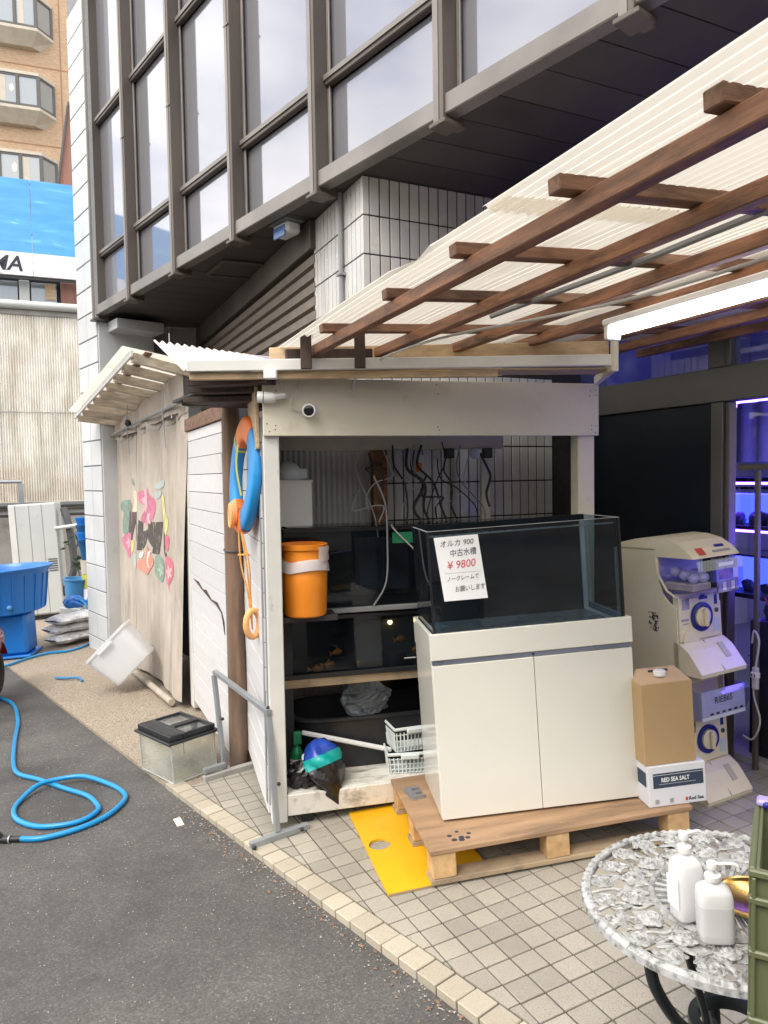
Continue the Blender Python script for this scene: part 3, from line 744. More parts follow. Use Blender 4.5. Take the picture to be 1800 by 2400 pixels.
for k, (x0, x1, z) in enumerate(((1.95, 2.6, 1.332), (1.52, 1.93, 1.332), (1.6, 2.55, .882))):
    t = Thing('shop_aquarium', ('blue lit aquarium with a pale anemone on the rack middle shelf', 'blue lit aquarium deeper in the shop beside the door rail', 'dim violet aquarium on the lowest rack shelf')[k], 'aquarium', M=wf @ Matrix.Translation((x0+1.45, -1.2, z)), group='aquariums on the shop rack')
    wd = x1-x0
    t.add('glass', MB().box(0, wd, 0, .4, 0, .25), G['glass']); t.box('water', .006, wd-.006, .006, .27, .006, .2, G['bluewater'], 0)
    t.box('rim', -.004, wd+.004, .396, .408, .24, .255, G['black'])
    random.seed(k+40)
    for q in range(7): t.add('rock', crumple_rock((.05+(wd-.1)*q/6, .32, .03), (.05, .03, random.uniform(.03, .07)), q), G['navyprint'] if q % 3 else G['lav'])
    if k == 0:
        for q in range(9): t.add('tentacle', MB().tube([(wd-.20, .385, .235), (wd-.20+.05*math.cos(q*.7), .385+.02*math.sin(q), .25+.045*abs(math.sin(q*.7)))], [.010, .004], 6), G['capsule'], smooth=True)
t = Thing('lit_aquarium', 'bright blue lit aquarium on a black stand beside the shop door', 'aquarium', M=wf @ Matrix.Translation((1.85, -.58, 0)))
t.box('stand', 0, .93, 0, .45, .1, .86, G['black'])
t.add('glass', MB().box(.02, .91, .02, .43, .862, 1.25), G['glass'])
t.box('water', .03, .90, .03, .33, .87, 1.13, G['bluewater'], 0)
t.box('light_bar', .05, .88, .15, .3, 1.27, 1.29, G['ledblue'], 0)
for q in range(6): t.add('rock', crumple_rock((.12+q*.14, .36, .90), (.08, .05, .05+.02*(q % 3)), q+9), G['navyprint'])
for q in range(7): t.add('coral', MB().tube([(.80+.01*q-.03, .40, .93), (.80+.022*q-.06, .41, .99+.012*(q % 3))], [.006, .003], 6), G['redlabel'], smooth=True)
t = Thing('plastic_curtain', 'violet lit plastic strip curtain hanging behind the door glass', 'curtain', M=wf @ Matrix.Translation((1.45, 0, 0)))
for q in range(7):
    t.add('strip', MB().grid(lambda u, v, q=q: (1.55+q*.16+u*.15, -.66-.015*math.sin(u*6+q), 1.75+v*.38), 6, 3), G['shopwhite'], smooth=True)
# white flex with an inline switch
t = Thing('power_flex', 'white power flex with inline socket hanging beside the toy machine', 'cable')
P = [at_shop(2.62, .06, .78), at_shop(2.60, .07, .85), at_shop(2.57, .07, .80), at_shop(2.585, .07, .68), at_shop(2.60, .07, .52), at_shop(2.56, .07, .38), at_shop(2.60, .07, .27), at_shop(2.66, .07, .27)]
t.add('flex', MB().tube(spline(P), .005, 6), G['cable'], smooth=True)
M = wf @ Matrix.Translation((2.588, .07, .60))
mb = MB().box(-.016, .016, -.012, .014, -.06, .06, .006, M); t.add('socket', mb, G['cable'])
mb = MB().box(-.02, .02, -.014, .02, .0, .035, .006, M); t.add('socket_head', mb, G['white'])
for q in (-.008, .008): t.add('slot', MB().box(q-.003, q+.003, .0201, .0215, .01, .025, 0, M), G['ink'])
# ================================================================== CANOPY
CA = 23.05
cn = Thing('lean_to_canopy', 'corrugated plastic canopy on brown timber rafters over the forecourt', 'canopy', (0, 0, 0), CA)
def zc(x): return 2.285+.06*(x-1.055)
for k, x in enumerate((1.055, 1.40, 1.75, 2.10, 2.45, 2.85, 3.2)):
    y1 = 3.28+.05*k if k < 4 else 3.5
    mb = MB(); z = zc(x); s0 = random.uniform(-.006, .006)
    mb.bar((x, -.4, z), (x+s0, y1, z+random.uniform(-.004, .004)), .04, .045, .003)
    cn.add('rafter', mb, G['redwood'])
for k, y in enumerate((-.15, .40, .928, 1.326, 1.81, 2.33, 2.94)):
    x0 = .975+.03*((k*7) % 3)/2
    mb = MB().bar((x0, y, zc(x0)+.043), (3.3, y+.01, zc(3.3)+.043), .045, .036, .003)
    cn.add('batten', mb, G['redwoodx'])
cn.add('end_board', MB().bar((.93, 3.33, zc(.93)-.005), (2.9, 3.36, zc(2.9)-.005), .03, .05, .002), G['darkwood'])
def csheet(x0, x1, y0, y1, lift, edge=False):
    n = int((x1-x0)/.032)
    mb = MB(); nu, nv = n*6, 16
    def f(u, v):
        x = x0+(x1-x0)*u; y = y0+(y1-y0)*v
        if edge and u < .04:
            tear = max(0, 1-abs(y-1.98)/.13)*.05*(1+.7*math.sin(y*70)); x += tear*(1-u/.04)
        z = zc(x)+.0645+lift+.0062*math.sin(2*math.pi*(x-x0)/.032)+.006*math.sin(y*2.1+x0*3)
        return (x, y, z)
    return mb.grid(f, nu, nv)
cn.add('sheet', csheet(.93, 1.575, -.45, 1.55, .004, True), G['canopy'], smooth=True)
cn.add('sheet', csheet(.945, 1.575, 1.45, 3.72, .0, True), G['canopy'], smooth=True)
cn.add('sheet', csheet(1.53, 2.18, -.45, 3.58, .010), G['canopy'], smooth=True)
cn.add('sheet', csheet(2.13, 2.78, -.45, 3.55, .016), G['canopy'], smooth=True)
cn.add('sheet', csheet(2.73, 3.4, -.45, 3.5, .022), G['canopy'], smooth=True)
for x, y0, y1 in ((1.60, .9, 2.6), (2.27, 1.4, 3.0), (1.9, 2.3, 3.2)):
    cn.add('pipe', MB().tube([(x, y0, zc(x)+.03), (x+.02, (y0+y1)/2, zc(x)+.026), (x, y1, zc(x)+.03)], .011, 6), G['pvc'], smooth=True)
cn.add('white_cord', MB().tube(spline([(1.72, .9, 2.27), (1.62, 1.8, 2.24), (1.42, 2.75, 2.27), (1.30, 3.25, 2.22), (1.28, 3.4, 2.12)]), .0055, 6), G['cable'], smooth=True)
for X in (-.346, -.099):
    p = Matrix.Rotation(R_(-CA), 4, 'Z') @ Vector((X, 3.36, 0))
    cn.add('hanger', MB().box(-.025, .025, -.012, .012, 2.195, 2.375, .002, Matrix.Translation((p.x, p.y, 0)) @ Matrix.Rotation(R_(-CA), 4, 'Z')), G['darkwood'])
lt = Thing('tube_light', 'lit white fluorescent tube fixed below the canopy rafters', 'lamp', (0, 0, 0), CA)
lt.box('fixture', 2.03, 2.11, 1.18, 2.44, 2.303, 2.33, G['white'], .006)
lt.add('tube', MB().tube([(2.07, 1.22, 2.275), (2.07, 2.40, 2.275)], .0165, 12), G['tubelamp'], smooth=True)
for y in (1.19, 2.405): lt.box('end_cap', 2.035, 2.105, y, y+.028, 2.245, 2.302, G['white'], .004)

# ================================================================== SHED
SH = 14.6
shd = Thing('fish_shed', 'white painted wooden stall with a cream header board holding fish tanks', 'shed', (SP.x, SP.y, 0), SH)
hd = shd.box('header_board', -.055, 1.757, -.024, .0, 1.90, 2.18, G['cream'], .003)
for x in (-.03, .0, 1.71, 1.74, .83):
    for z in (1.925, 1.95, 2.12, 2.15):
        shd.add('nail', MB().ell((x+random.uniform(-.01, .01), -.0245, z+random.uniform(-.01, .01)), (.0035, .0015, .0035), 6, 4), G['darkwood'], hd)
shd.box('post', -.055, .022, .002, .085, -.03, 1.905, G['whitepaint'], .004)
shd.box('post', 1.645, 1.745, .002, .085, .11, 1.905, G['cream'], .004)
shd.box('post_angle', -.0605, -.0555, .045, .082, .05, 1.85, G['pvc'], 0)
shd.box('sill', .024, 1.64, .003, .03, .0, .108, G['floorpaint'], .004)
for k in range(4):
    shd.box('floor_board', .03, 1.64, .032+k*.15, .178+k*.15, .082, .1085+.001*(k % 2), G['floorpaint'], .003)
shd.box('foot', .1, .16, .05, .11, -.1, .0, G['black'], .004)
shd.box('foot', 1.5, 1.56, .1, .16, -.06, .0, G['black'], .004)
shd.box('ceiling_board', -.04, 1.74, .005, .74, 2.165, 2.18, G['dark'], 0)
shd.box('rear_header', .05, 1.50, .66, .685, 1.855, 1.96, G['cream'], .003)
shd.box('rear_post', .66, .75, .69, .755, .1, 2.16, G['redwood'], .003)
def cpanel(x0, x1, y, z0, z1, pitch, amp):
    n = max(2, int((x1-x0)/pitch))
    return MB().grid(lambda u, v: (x0+(x1-x0)*u, y+amp*math.sin(u*n*2*math.pi), z0+(z1-z0)*v), n*6, 1)
shd.add('rear_panel', cpanel(-.02, .66, .745, .1, 1.9, .032, .006), G['greywall'], smooth=True)
shd.box('rear_batten', 1.36, 1.42, .69, .72, .9, 1.83, G['cream'], .003)
# side wall planks (right of the pole)
def planks(a, b, z0, zt, ph, n, parent, th=.018, mat='plank', slope=0):
    a = Vector(a); b = Vector(b); L = (b-a).length; ang = math.atan2(b.y-a.y, b.x-a.x)
    inv = shd.o.matrix_world.inverted()
    M = inv @ Matrix.Translation((a.x, a.y, 0)) @ Matrix.Rotation(ang, 4, 'Z')
    for k in range(n):
        za = z0+k*ph; zb = min(za+ph-.004, zt)
        if zb-za < .02: continue
        shd.add('plank', MB().box(0, L, -.004-random.uniform(0, .003), th+random.uniform(0, .003), za, zb, .002, M), G[mat])
    return M, L
M1, L1 = planks((-.590, 3.60), (-.868, 4.515), .0, 2.0, .125, 16, None)
M2, L2 = planks((-.992, 4.56), (-1.515, 5.70), -.06, 2.06, .128, 17, None)
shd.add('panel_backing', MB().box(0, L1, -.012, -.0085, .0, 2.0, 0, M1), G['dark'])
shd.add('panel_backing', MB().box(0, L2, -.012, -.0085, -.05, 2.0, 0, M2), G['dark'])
shd.add('corner_post', MB().box(L2-.02, L2+.10, -.08, .03, -.12, 2.02, .005, M2), G['whitepaint'])
shd.add('lintel', MB().box(-.1, L2, -.04, .035, 2.065, 2.16, .003, M2), G['redwoodx'])
shd.add('side_board', MB().box(-.02, .30, .022, .04, 1.84, 2.15, .003, M1), G['tan'])
shd.add('steel_strip', MB().box(.005, .05, .021, .024, .05, 1.8, 0, M1), G['pvc'])
# split in the second panel
M2w = shd.o.matrix_world @ M2
shd.add('crack', MB().tube([M2 @ Vector((L2-.12, .022, .93)), M2 @ Vector((L2-.35, .024, .925)), M2 @ Vector((L2-.5, .023, .895)), M2 @ Vector((.62, .024, .90)), M2 @ Vector((.45, .022, .865)), M2 @ Vector((.25, .024, .87)), M2 @ Vector((.12, .022, .83)), M2 @ Vector((.06, .023, .78)), M2 @ Vector((.04, .022, .70))], [.001, .010, .004, .013, .005, .010, .004, .007, .002], 6), G['darkwood'])
inv = shd.o.matrix_world.inverted()
def wv(x, y, z): return inv @ Vector((x, y, z))
# eaves: white fascia, tan batten, black rotten boards, roof sheets
def wbar(name, a, b, wd, h, mat, bv=.003): return shd.add(name, MB().bar(wv(*a), wv(*b), wd, h, bv), G[mat])
wbar('fascia', (-.905, 3.40, 2.222), (1.09, 3.44, 2.225), .028, .052, 'whitepaint')
wbar('fascia_batten', (-.90, 3.43, 2.178), (.55, 3.47, 2.176), .03, .034, 'tan')
wbar('eaves_rail', (-.55, 3.60, 2.30), (1.12, 3.62, 2.31), .03, .07, 'tan')
wbar('fascia_bracket', (1.09, 3.425, 2.17), (1.09, 3.425, 2.32), .03, .028, 'cream')
wbar('fascia_return', (1.09, 3.45, 2.195), (1.17, 3.98, 2.20), .03, .045, 'cream')
wbar('soffit_strip', (-.5, 3.50, 2.198), (1.1, 3.62, 2.20), .16, .012, 'tan')
for k, (a, b, h) in enumerate((((-.93, 3.62, 2.165), (-.52, 3.50, 2.16), .03), ((-.96, 3.75, 2.145), (-.50, 3.62, 2.13), .025), ((-1.02, 3.9, 2.115), (-.55, 3.72, 2.10), .03), ((-1.08, 4.1, 2.135), (-.62, 3.95, 2.10), .03), ((-1.15, 4.3, 2.14), (-.7, 4.2, 2.12), .03))):
    wbar('rotten_board', a, b, .14, h, 'darkwood')
def roofq(FL, BL, BR, FR, pitch, name, mat):
    FL, BL, BR, FR = (Vector(v) for v in (FL, BL, BR, FR))
    n = int((FR-FL).length/pitch); nr = (FR-FL).cross(BL-FL).normalized()
    return shd.add(name, MB().grid(lambda u, v: inv @ ((FL*(1-u)+FR*u)*(1-v)+(BL*(1-u)+BR*u)*v+nr*.008*math.sin(u*n*2*math.pi)), n*6, 2), G[mat], smooth=True)
roofq((-.92, 3.40, 2.20), (-1.25, 4.02, 2.46), (-.74, 4.10, 2.385), (-.46, 3.43, 2.235), .034, 'roof_sheet', 'whitesheet')
roofq((-.46, 3.44, 2.242), (-.78, 4.12, 2.392), (-.1, 4.3, 2.34), (.15, 3.47, 2.24), .034, 'roof_sheet', 'mauvesheet')
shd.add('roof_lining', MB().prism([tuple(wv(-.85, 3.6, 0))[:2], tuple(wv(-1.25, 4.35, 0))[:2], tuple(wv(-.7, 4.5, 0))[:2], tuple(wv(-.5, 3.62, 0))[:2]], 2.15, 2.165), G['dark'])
# log pole
pl = Thing('log_post', 'round brown timber log standing between the white plank walls', 'post', (-.932, 4.475, -.12))
pl.add('shaft', MB().lathe([(.062, 0), (.06, .5), (.057, 1.4), (.055, 2.3)], 18), G['polewood'], smooth=True)
pl.add('wire_ring', MB().tube([(.061*math.cos(a), .061*math.sin(a), 1.38+.01*math.sin(a)) for a in [i*math.pi/8 for i in range(16)]], .006, 6, True), G['pipe'], smooth=True)
# dome and bullet cameras
def camera(name, label, p, d, L, r):
    t = Thing(name, label, 'camera', (0, 0, 0))
    p = Vector(p); d = Vector(d).normalized(); q = d.to_track_quat('Z', 'Y').to_matrix().to_4x4(); M = Matrix.Translation(p) @ q
    t.add('housing', MB().lathe([(r*.6, -L), (r*.95, -L*.8), (r, -L*.3), (r, 0), (r*.92, .004)], 20, M), G['white'], smooth=True)
    t.add('lens', MB().lathe([(r*.75, .0045), (r*.7, .006), (.001, .008)], 18, M), G['lens'], smooth=True)
    t.add('seam', MB().lathe([(r*1.01, -L*.32), (r*1.02, -L*.28)], 20, M), G['lens'])
    return t
fy = lambda s, v: (SP.x+SU.x*s+SV.x*v, SP.y+SU.y*s+SV.y*v)
a = fy(.16, -.075); c1 = camera('security_camera', 'round white security camera facing out from the cream header board', (a[0], a[1], 2.02), (-.05, -1, -.12), .05, .034)
c1.add('bracket', MB().lathe([(.03, 0), (.03, .012)], 14, Matrix.Translation((*fy(.165, -.03), 2.02)) @ Matrix.Rotation(R_(90), 4, 'X') @ Matrix.Rotation(R_(0), 4, 'Z')), G['white'])
a = fy(-.02, -.06); c2 = camera('security_camera', 'white bullet camera aimed along the shed wall at the header corner', (a[0]-.06, a[1], 2.085), (-1, -.12, .05), .085, .028)
c2.add('bracket', MB().tube([(a[0]+.02, a[1], 2.083), (a[0]+.06, a[1]+.005, 2.09), (*fy(.06, -.025), 2.09)], .016, 8), G['cable'], smooth=True)
def wire(label, pts, r=.003, mat='cable', name='wire'):
    return solo(name, label, 'cable', MB().tube(spline(pts), r, 6), G[mat], smooth=True)
wire('thin white wire looping from the eaves to the round security camera', [(*fy(.12, -.04), 2.19), (*fy(.11, -.045), 2.12), (*fy(.08, -.04), 2.04), (*fy(.12, -.035), 2.02), (*fy(.155, -.035), 2.03)])
wire('thin white wire dropping from the white junction box to the bullet camera', [(*fy(.02, -.08), 2.19), (*fy(.03, -.06), 2.15), (*fy(.04, -.04), 2.10)])
solo('junction_box', 'small white junction box under the fascia left end', 'junction box', MB().box(-.03, .03, -.02, .02, -.02, .02, .004), G['white'], (-.515, 3.385, 2.175))

# ------------------------------------------------------------------ curtain shelter
C0 = Vector((-1.603, 5.811)); CANG = 120.17
CDm = Matrix.Translation((C0.x, C0.y, 0)) @ Matrix.Rotation(R_(CANG), 4, 'Z')
ca_ = R_(CANG); CDIR = Vector((math.cos(ca_), math.sin(ca_)))
# local x along the wall to the back, local y = left of it = outwards
def fold(s, z):
    return .020*math.sin(s*13+z*.5)*(.4+.3*z)+.026*math.sin(s*4.1+1+z*.9)+.012*math.sin(s*23+z*1.7)*max(0, z-1.2)+.05*(1-z/2.3)
def cpos(s, z, o=0): return Vector((s, fold(s, z)+o, z))
def curt(name, label, st, sb):
    t = Thing(name, label, 'curtain', M=CDm, group='canvas curtains')
    def f(u, v):
        zt = 2.27-.028*(st[0]+(st[1]-st[0])*u); zb = -.10-.045*(sb[0]+(sb[1]-sb[0])*u)
        s = (sb[0]+(sb[1]-sb[0])*u)*(1-v)+(st[0]+(st[1]-st[0])*u)*v; z = zb+(zt-zb)*v
        z -= .05*math.sin(u*math.pi*4)**2*v**6
        return cpos(s, z)
    t.add('cloth', MB().grid(f, 110, 40), G['tarp'], smooth=True)
    t.add('hem', MB().grid(lambda u, v: f(u, 1-v*.025)+Vector((0, .006, 0)), 40, 1), G['tarp'], smooth=True)
    return t
cu1 = curt('canvas_curtain', 'near beige canvas curtain printed with flowers and black letters', (-.2, 1.50), (-.02, 1.70))
cu2 = curt('canvas_curtain', 'far beige canvas curtain with faded flower print beyond the slit', (1.52, 2.95), (1.76, 4.03))
ART = {'black':[[(2.26,1.36),(2.16,1.37),(2.18,1.14),(2.3,1.13)],[(1.97,1.37),(1.78,1.37),(1.97,1.08),(2.07,1.07)],[(1.85,1.32),(1.76,1.36),(1.65,1.08),(1.81,1.08)],[(1.46,1.31),(1.34,1.29),(1.39,1.02),(1.54,1.01)],[(1.35,1.2),(1.08,1.25),(1.17,1.18),(1.36,1.03),(1.41,1.12)],[(1.07,1.31),(.94,1.31),(.98,1.07),(1.15,1.15)],[(.92,1.31),(.77,1.32),(.88,1.02),(1.01,1.02)],[(.74,1.23),(.66,1.23),(.63,1.04),(.73,1.05)],[(.65,1.06),(.54,1.06),(.54,1.02),(.66,1.04)]],
'pink':[[(1.48,1.58),(1.25,1.6),(1.11,1.64),(1.01,1.56),(.92,1.5),(.96,1.35),(1.13,1.26),(1.27,1.28),(1.41,1.32),(1.27,1.44),(1.47,1.49)],[(2.41,1.1),(2.23,1.13),(2.14,1.03),(2.29,.86),(2.37,.92),(2.48,1.03)],[(2.06,1.43),(1.98,1.43),(2.06,1.16),(2.12,1.17)]],
'rose':[[(.54,1.22),(.46,1.2),(.49,1.08),(.59,1.1),(.62,1.16)],[(.59,1.01),(.43,1.03),(.31,.94),(.33,.88),(.46,.79),(.43,.7),(.49,.78),(.58,.87)]],
'green':[[(2.42,1.47),(2.22,1.48),(2.21,1.37),(2.41,1.35),(2.49,1.41)],[(2.41,1.34),(2.28,1.35),(2.32,1.14),(2.45,1.13)],[(.93,1.01),(.79,.98),(.65,.91),(.73,.83),(.84,.77),(.96,.83),(.97,.93)],[(2.0,1.72),(1.9,1.69),(1.88,1.64),(1.99,1.66)]],
'lemon':[[(.79,1.54),(.71,1.55),(.6,1.45),(.48,1.35),(.53,1.23),(.63,1.22),(.7,1.29)],[(2.07,1.06),(1.9,1.06),(1.94,.96),(2.04,.94)]],
'coral':[[(1.24,1.07),(1.11,1.03),(.99,.96),(1.03,.89),(1.23,.8),(1.42,.82),(1.56,.85),(1.46,.92),(1.32,.95)]],
'white':[[(1.17,1.01),(1.02,1.04),(1.13,.98),(1.18,.91),(1.11,.88),(1.21,.88),(1.25,.94)],[(1.41,1.0),(1.34,1.0),(1.39,.94),(1.46,.95)]],
'cream':[[(1.89,1.58),(1.82,1.58),(1.76,1.49),(1.81,1.38),(1.97,1.37),(1.87,1.46)]],
'teal':[[(.92,1.65),(.82,1.68),(.67,1.69),(.7,1.64),(.88,1.61)],[(.93,1.58),(.78,1.59),(.84,1.53),(.91,1.53)],[(1.91,.93),(1.77,.93),(1.8,.8),(1.88,.81)]]}
ARTC = {'black': (.05, .045, .045), 'pink': (.55, .16, .27), 'rose': (.55, .13, .19), 'green': (.19, .28, .23), 'lemon': (.62, .59, .20), 'coral': (.66, .26, .19), 'white': (.72, .70, .66), 'cream': (.72, .58, .42), 'teal': (.38, .46, .46)}
from mathutils.geometry import tessellate_polygon
def patch(poly, o):
    mb = MB(); pts = []
    for i in range(len(poly)):
        a, b = poly[i], poly[(i+1) % len(poly)]
        n = max(1, int(math.hypot(b[0]-a[0], b[1]-a[1])/.07))
        for k in range(n): pts.append((a[0]+(b[0]-a[0])*k/n, a[1]+(b[1]-a[1])*k/n))
    tri = tessellate_polygon([[Vector((x, z, 0)) for x, z in pts]])
    stack = [tuple((pts[i][0], pts[i][1]) for i in t) for t in tri]
    for tr in stack:
        todo = [tr]
        while todo:
            a, b, c = todo.pop()
            es = [(math.hypot(p[0]-q[0], p[1]-q[1]), p, q, r) for p, q, r in ((a, b, c), (b, c, a), (c, a, b))]
            L, p, q, r = max(es)
            if L > .05:
                m_ = ((p[0]+q[0])/2, (p[1]+q[1])/2); todo += [(p, m_, r), (m_, q, r)]
            else: mb.face([cpos(x, z, o) for x, z in (a, b, c)])
    return mb
lay = {'black': .0042, 'pink': .0030, 'rose': .0032, 'green': .0034, 'lemon': .0036, 'coral': .0050, 'white': .0056, 'cream': .0038, 'teal': .0040}
for k, polys in ART.items():
    m = pm('faded '+k+' print', tuple(c*.92+e*.08 for c, e in zip(ARTC[k], (.5, .42, .365))), .85, .2, 12, dirt=((.47, .41, .35), .56, .74, 22, (2, 1, .6)))
    for poly in polys:
        if k != 'black': poly = [(p.x, p.y) for p in spline([(x, z, 0) for x, z in poly], 3, True)]
        t = cu1 if sum(p[0] for p in poly)/len(poly) < 1.62 else cu2
        t.add('print', patch(poly, lay[k]), m)
# rod, valance, far wall, awning
aw = Thing('slatted_awning', 'rickety awning of pale timber slats above the canvas curtains', 'awning', M=CDm)
aw.add('rod', MB().tube([(-.3, .07, 2.285), (1.5, .08, 2.235), (3.05, .07, 2.18)], .014, 8), G['pvc'], smooth=True)
def val(u, v):
    s = -.15+3.0*u; return Vector((s, .035+.02*math.sin(s*7), 2.22-.028*s+(.30-.055*s)*v))
aw.add('valance', MB().grid(val, 40, 4), G['tarp'], smooth=True)
aw.add('knob', MB().ell((1.51, .12, 2.25), (.03, .03, .035), 10, 8), G['black'], smooth=True)
for s in (.05, 1.5): aw.add('tie_string', MB().tube(spline([(s, .12, 2.42), (s+.01, .13, 2.2), (s-.02, .12, 1.95)]), .005, 5), G['rope'] if 0 else G['pvc'], smooth=True)
NS = 9
for k in range(NS):
    f = k/(NS-1); s0 = -.10+2.8*f; s1 = -.24+2.95*f
    mb = MB().bar((s0, -.05, 2.50-.20*f+.03), (s1, .41, 2.60-.22*f), .045, .07, .003)
    aw.add('slat', mb, G['paleslat'])
aw.add('eave_strip', MB().bar((-.30, .425, 2.62), (2.80, .425, 2.40), .02, .05, .003), G['whitepaint'])
aw.add('purlin', MB().bar((-.28, .30, 2.635), (2.75, .30, 2.43), .05, .03, .003), G['redwoodx'])
aw.add('cover_sheet', MB().grid(lambda u, v: (-.3+3.1*u, -.05+.54*v, 2.585-.205*u+.085*v+.0), 20, 2), G['canopy'])
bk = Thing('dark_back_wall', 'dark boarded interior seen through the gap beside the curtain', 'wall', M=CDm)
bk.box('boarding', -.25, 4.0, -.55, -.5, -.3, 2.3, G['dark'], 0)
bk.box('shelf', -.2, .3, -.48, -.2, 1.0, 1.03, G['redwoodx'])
solo('weight_pipe', 'dirty beige pipe weighing down the curtain hem', 'pipe', MB().tube([(.1, .12, -.12), (4.0, .17, -.29)], .028, 10), pm('dirty beige pipe', (.42, .37, .31), .6, .2, 6), M=CDm, smooth=True)

for (cx_, cz_, rr, mm, o_) in ((1.22, 1.50, .09, (.70, .38, .44), .0046), (1.10, 1.34, .06, (.72, .45, .48), .0046), (.46, .90, .05, (.72, .40, .42), .0046), (2.30, 1.02, .05, (.68, .36, .44), .0046), (.66, 1.40, .05, (.70, .68, .34), .0048), (.84, .88, .05, (.30, .42, .34), .0048)):
    po = [(cx_+rr*(1+.35*math.cos(5*a))*math.cos(a)*1.3, cz_+rr*(1+.35*math.cos(5*a))*math.sin(a)) for a in [i*math.pi/12 for i in range(24)]]
    (cu1 if cx_ < 1.62 else cu2).add('print', patch(po, o_), pm('faded petal print', mm, .85, .2, 20, dirt=((.50, .44, .38), .48, .7, 24)))
# ================================================================== INSIDE THE SHED
def SM(s, v, z, ang=0): return shd.o.matrix_world @ Matrix.Translation((s, v, z)) @ Matrix.Rotation(R_(ang), 4, 'Z')
rk = Thing('tank_rack', 'dark timber rack carrying the fish tanks inside the shed', 'rack', M=SM(0, 0, 0))
for s in (.05, .98, 1.60):
    rk.box('upright', s, s+.05, .28, .33, .11, .975, G['polewood'] if s > .5 else G['dark'])
    rk.box('upright', s, s+.05, .60, .65, .11, .975, G['dark'])
rk.box('shelf', .04, 1.62, .275, .66, .565, .615, G['skid'])
rk.box('shelf', .04, 1.62, .30, .66, .955, .975, G['black'])
rk.box('rail', .04, 1.62, .272, .299, .957, .985, G['pvc'], .004)
rk.box('rail', .04, 1.62, .262, .2745, .615, .64, G['black'], .003)
def tank(name, label, s0, s1, v0, v1, z0, z1):
    t = Thing(name, label, 'fish tank', M=SM(s0, v0, z0), group='tanks in the shed')
    L, D, H = s1-s0, v1-v0, z1-z0
    t.box('back_panel', .004, L-.004, D-.012, D-.006, .012, H-.01, G['darkwater'], 0)
    t.box('base', 0, L, 0, D, 0, .010, G['black'], 0)
    t.box('pane', .0, L, .0, .005, .011, H-.001, G['tankglass'], 0)
    t.box('pane', .0, .005, .006, D-.013, .011, H-.001, G['tankglass'], 0)
    t.box('pane', L-.005, L, .006, D-.013, .011, H-.001, G['tankglass'], 0)
    t.add('rim', MB().box(-.004, L+.004, -.004, .008, H, H+.022, .002).box(-.004, L+.004, D-.014, D, H, H+.022, .002).box(-.004, .008, .0085, D-.0145, H, H+.022).box(L-.008, L+.004, .0085, D-.0145, H, H+.022), G['silicone'])
    return t, L, D, H
t, L, D, H = tank('shed_tank', 'upper black fish tank in the shed behind the orange bucket', .07, 1.60, .305, .65, .976, 1.40)
t.box('cover_glass', .02, L-.02, .02, D-.02, H+.0225, H+.027, G['glass'], 0)
t.box('filter_box', .45, .75, .18, .30, .06, .36, G['dark'], .004)
lab = t.box('label_tape', .60, .78, -.0015, -.0005, H-.075, H-.015, G['greentape'], 0)
t, L, D, H = tank('shed_tank', 'lower black fish tank in the shed with goldfish', .07, 1.60, .29, .64, .6165, .925)
fb_ = t.box('filter_box', .40, .82, .16, .27, .012, .24, G['greywall'] if 0 else G['pipe'], .004)
t.box('filter_lid', .38, .84, .15, .28, .241, .262, G['dark'], .004)
t.add('pot', MB().lathe([(.07, .012), (.075, .02), (.07, .09), (.066, .09)], 18, Matrix.Translation((.62, .08, 0))), G['black'], smooth=True)
t.box('label_tape', .745, .87, -.0015, -.0005, H-.06, H-.012, G['greentape'], 0)
t.box('label_tape', .655, .72, -.0015, -.0005, .06, .066, G['white'], 0)
fl = [('beside the upright, near the tank floor', .24, .05, .05, 20), ('low in the left corner of the lower tank', .17, .04, .03, -10), ('hovering above the left corner', .29, .07, .11, 30), ('above the black pot', .665, .10, .15, 25), ('near the label at the tank right side', .80, .05, .19, 40), ('right of the black pot', .735, .06, .09, 60), ('resting left of the black pot', .40, .05, .04, 80)]
for k, (where, s, v, z, a) in enumerate(fl):
    g = Thing('goldfish', 'small orange goldfish '+where, 'fish', M=SM(.07+s, .29+v, .6165+z, a), group='goldfish in the lower tank')
    g.add('body', MB().ell((0, 0, 0), (.026, .009, .013), 12, 8), G['fish'], smooth=True)
    g.o.scale = (1.35, 1.35, 1.35)
    g.add('tail', MB().face([(-.022, 0, 0), (-.045, .004, .012), (-.04, 0, 0), (-.045, -.004, -.012)]), G['fish'])
    g.add('fin', MB().face([(.008, 0, .011), (-.006, .0, .022), (-.014, 0, .010)]), G['fish'])
# orange bucket with a plastic bag liner, standing on the rail
t = Thing('orange_bucket', 'orange plastic bucket with a white bag liner on the tank rack', 'bucket', M=SM(.155, .165, .985))
t.add('shelf_board', MB().box(-.12, .16, -.06, .13, -.028, -.002), G['dark'])
t.add('shell', MB().lathe([(.0, 0), (.105, 0), (.112, .008), (.117, .12), (.121, .235), (.118, .24), (.112, .34), (.122, .345), (.124, .37), (.116, .372), (.108, .3), (.0, .28)], 36), G['orange'], smooth=True)
t.add('bag_liner', MB().lathe([(.124, .245), (.131, .225), (.128, .262), (.121, .28)], 36, None, 1, 1, lambda q, r, a: Vector((q.x, q.y, q.z+.018*abs(math.sin(a*1.5+.4))))), G['milky'], smooth=True)
t.add('bag_flap', MB().grid(lambda u, v: (.125*math.cos(-1.1+u*.9)*(1.03+.02*math.sin(v*9)), .125*math.sin(-1.1+u*.9)*(1.03), .36-.075*v), 8, 4), G['milky'], smooth=True)
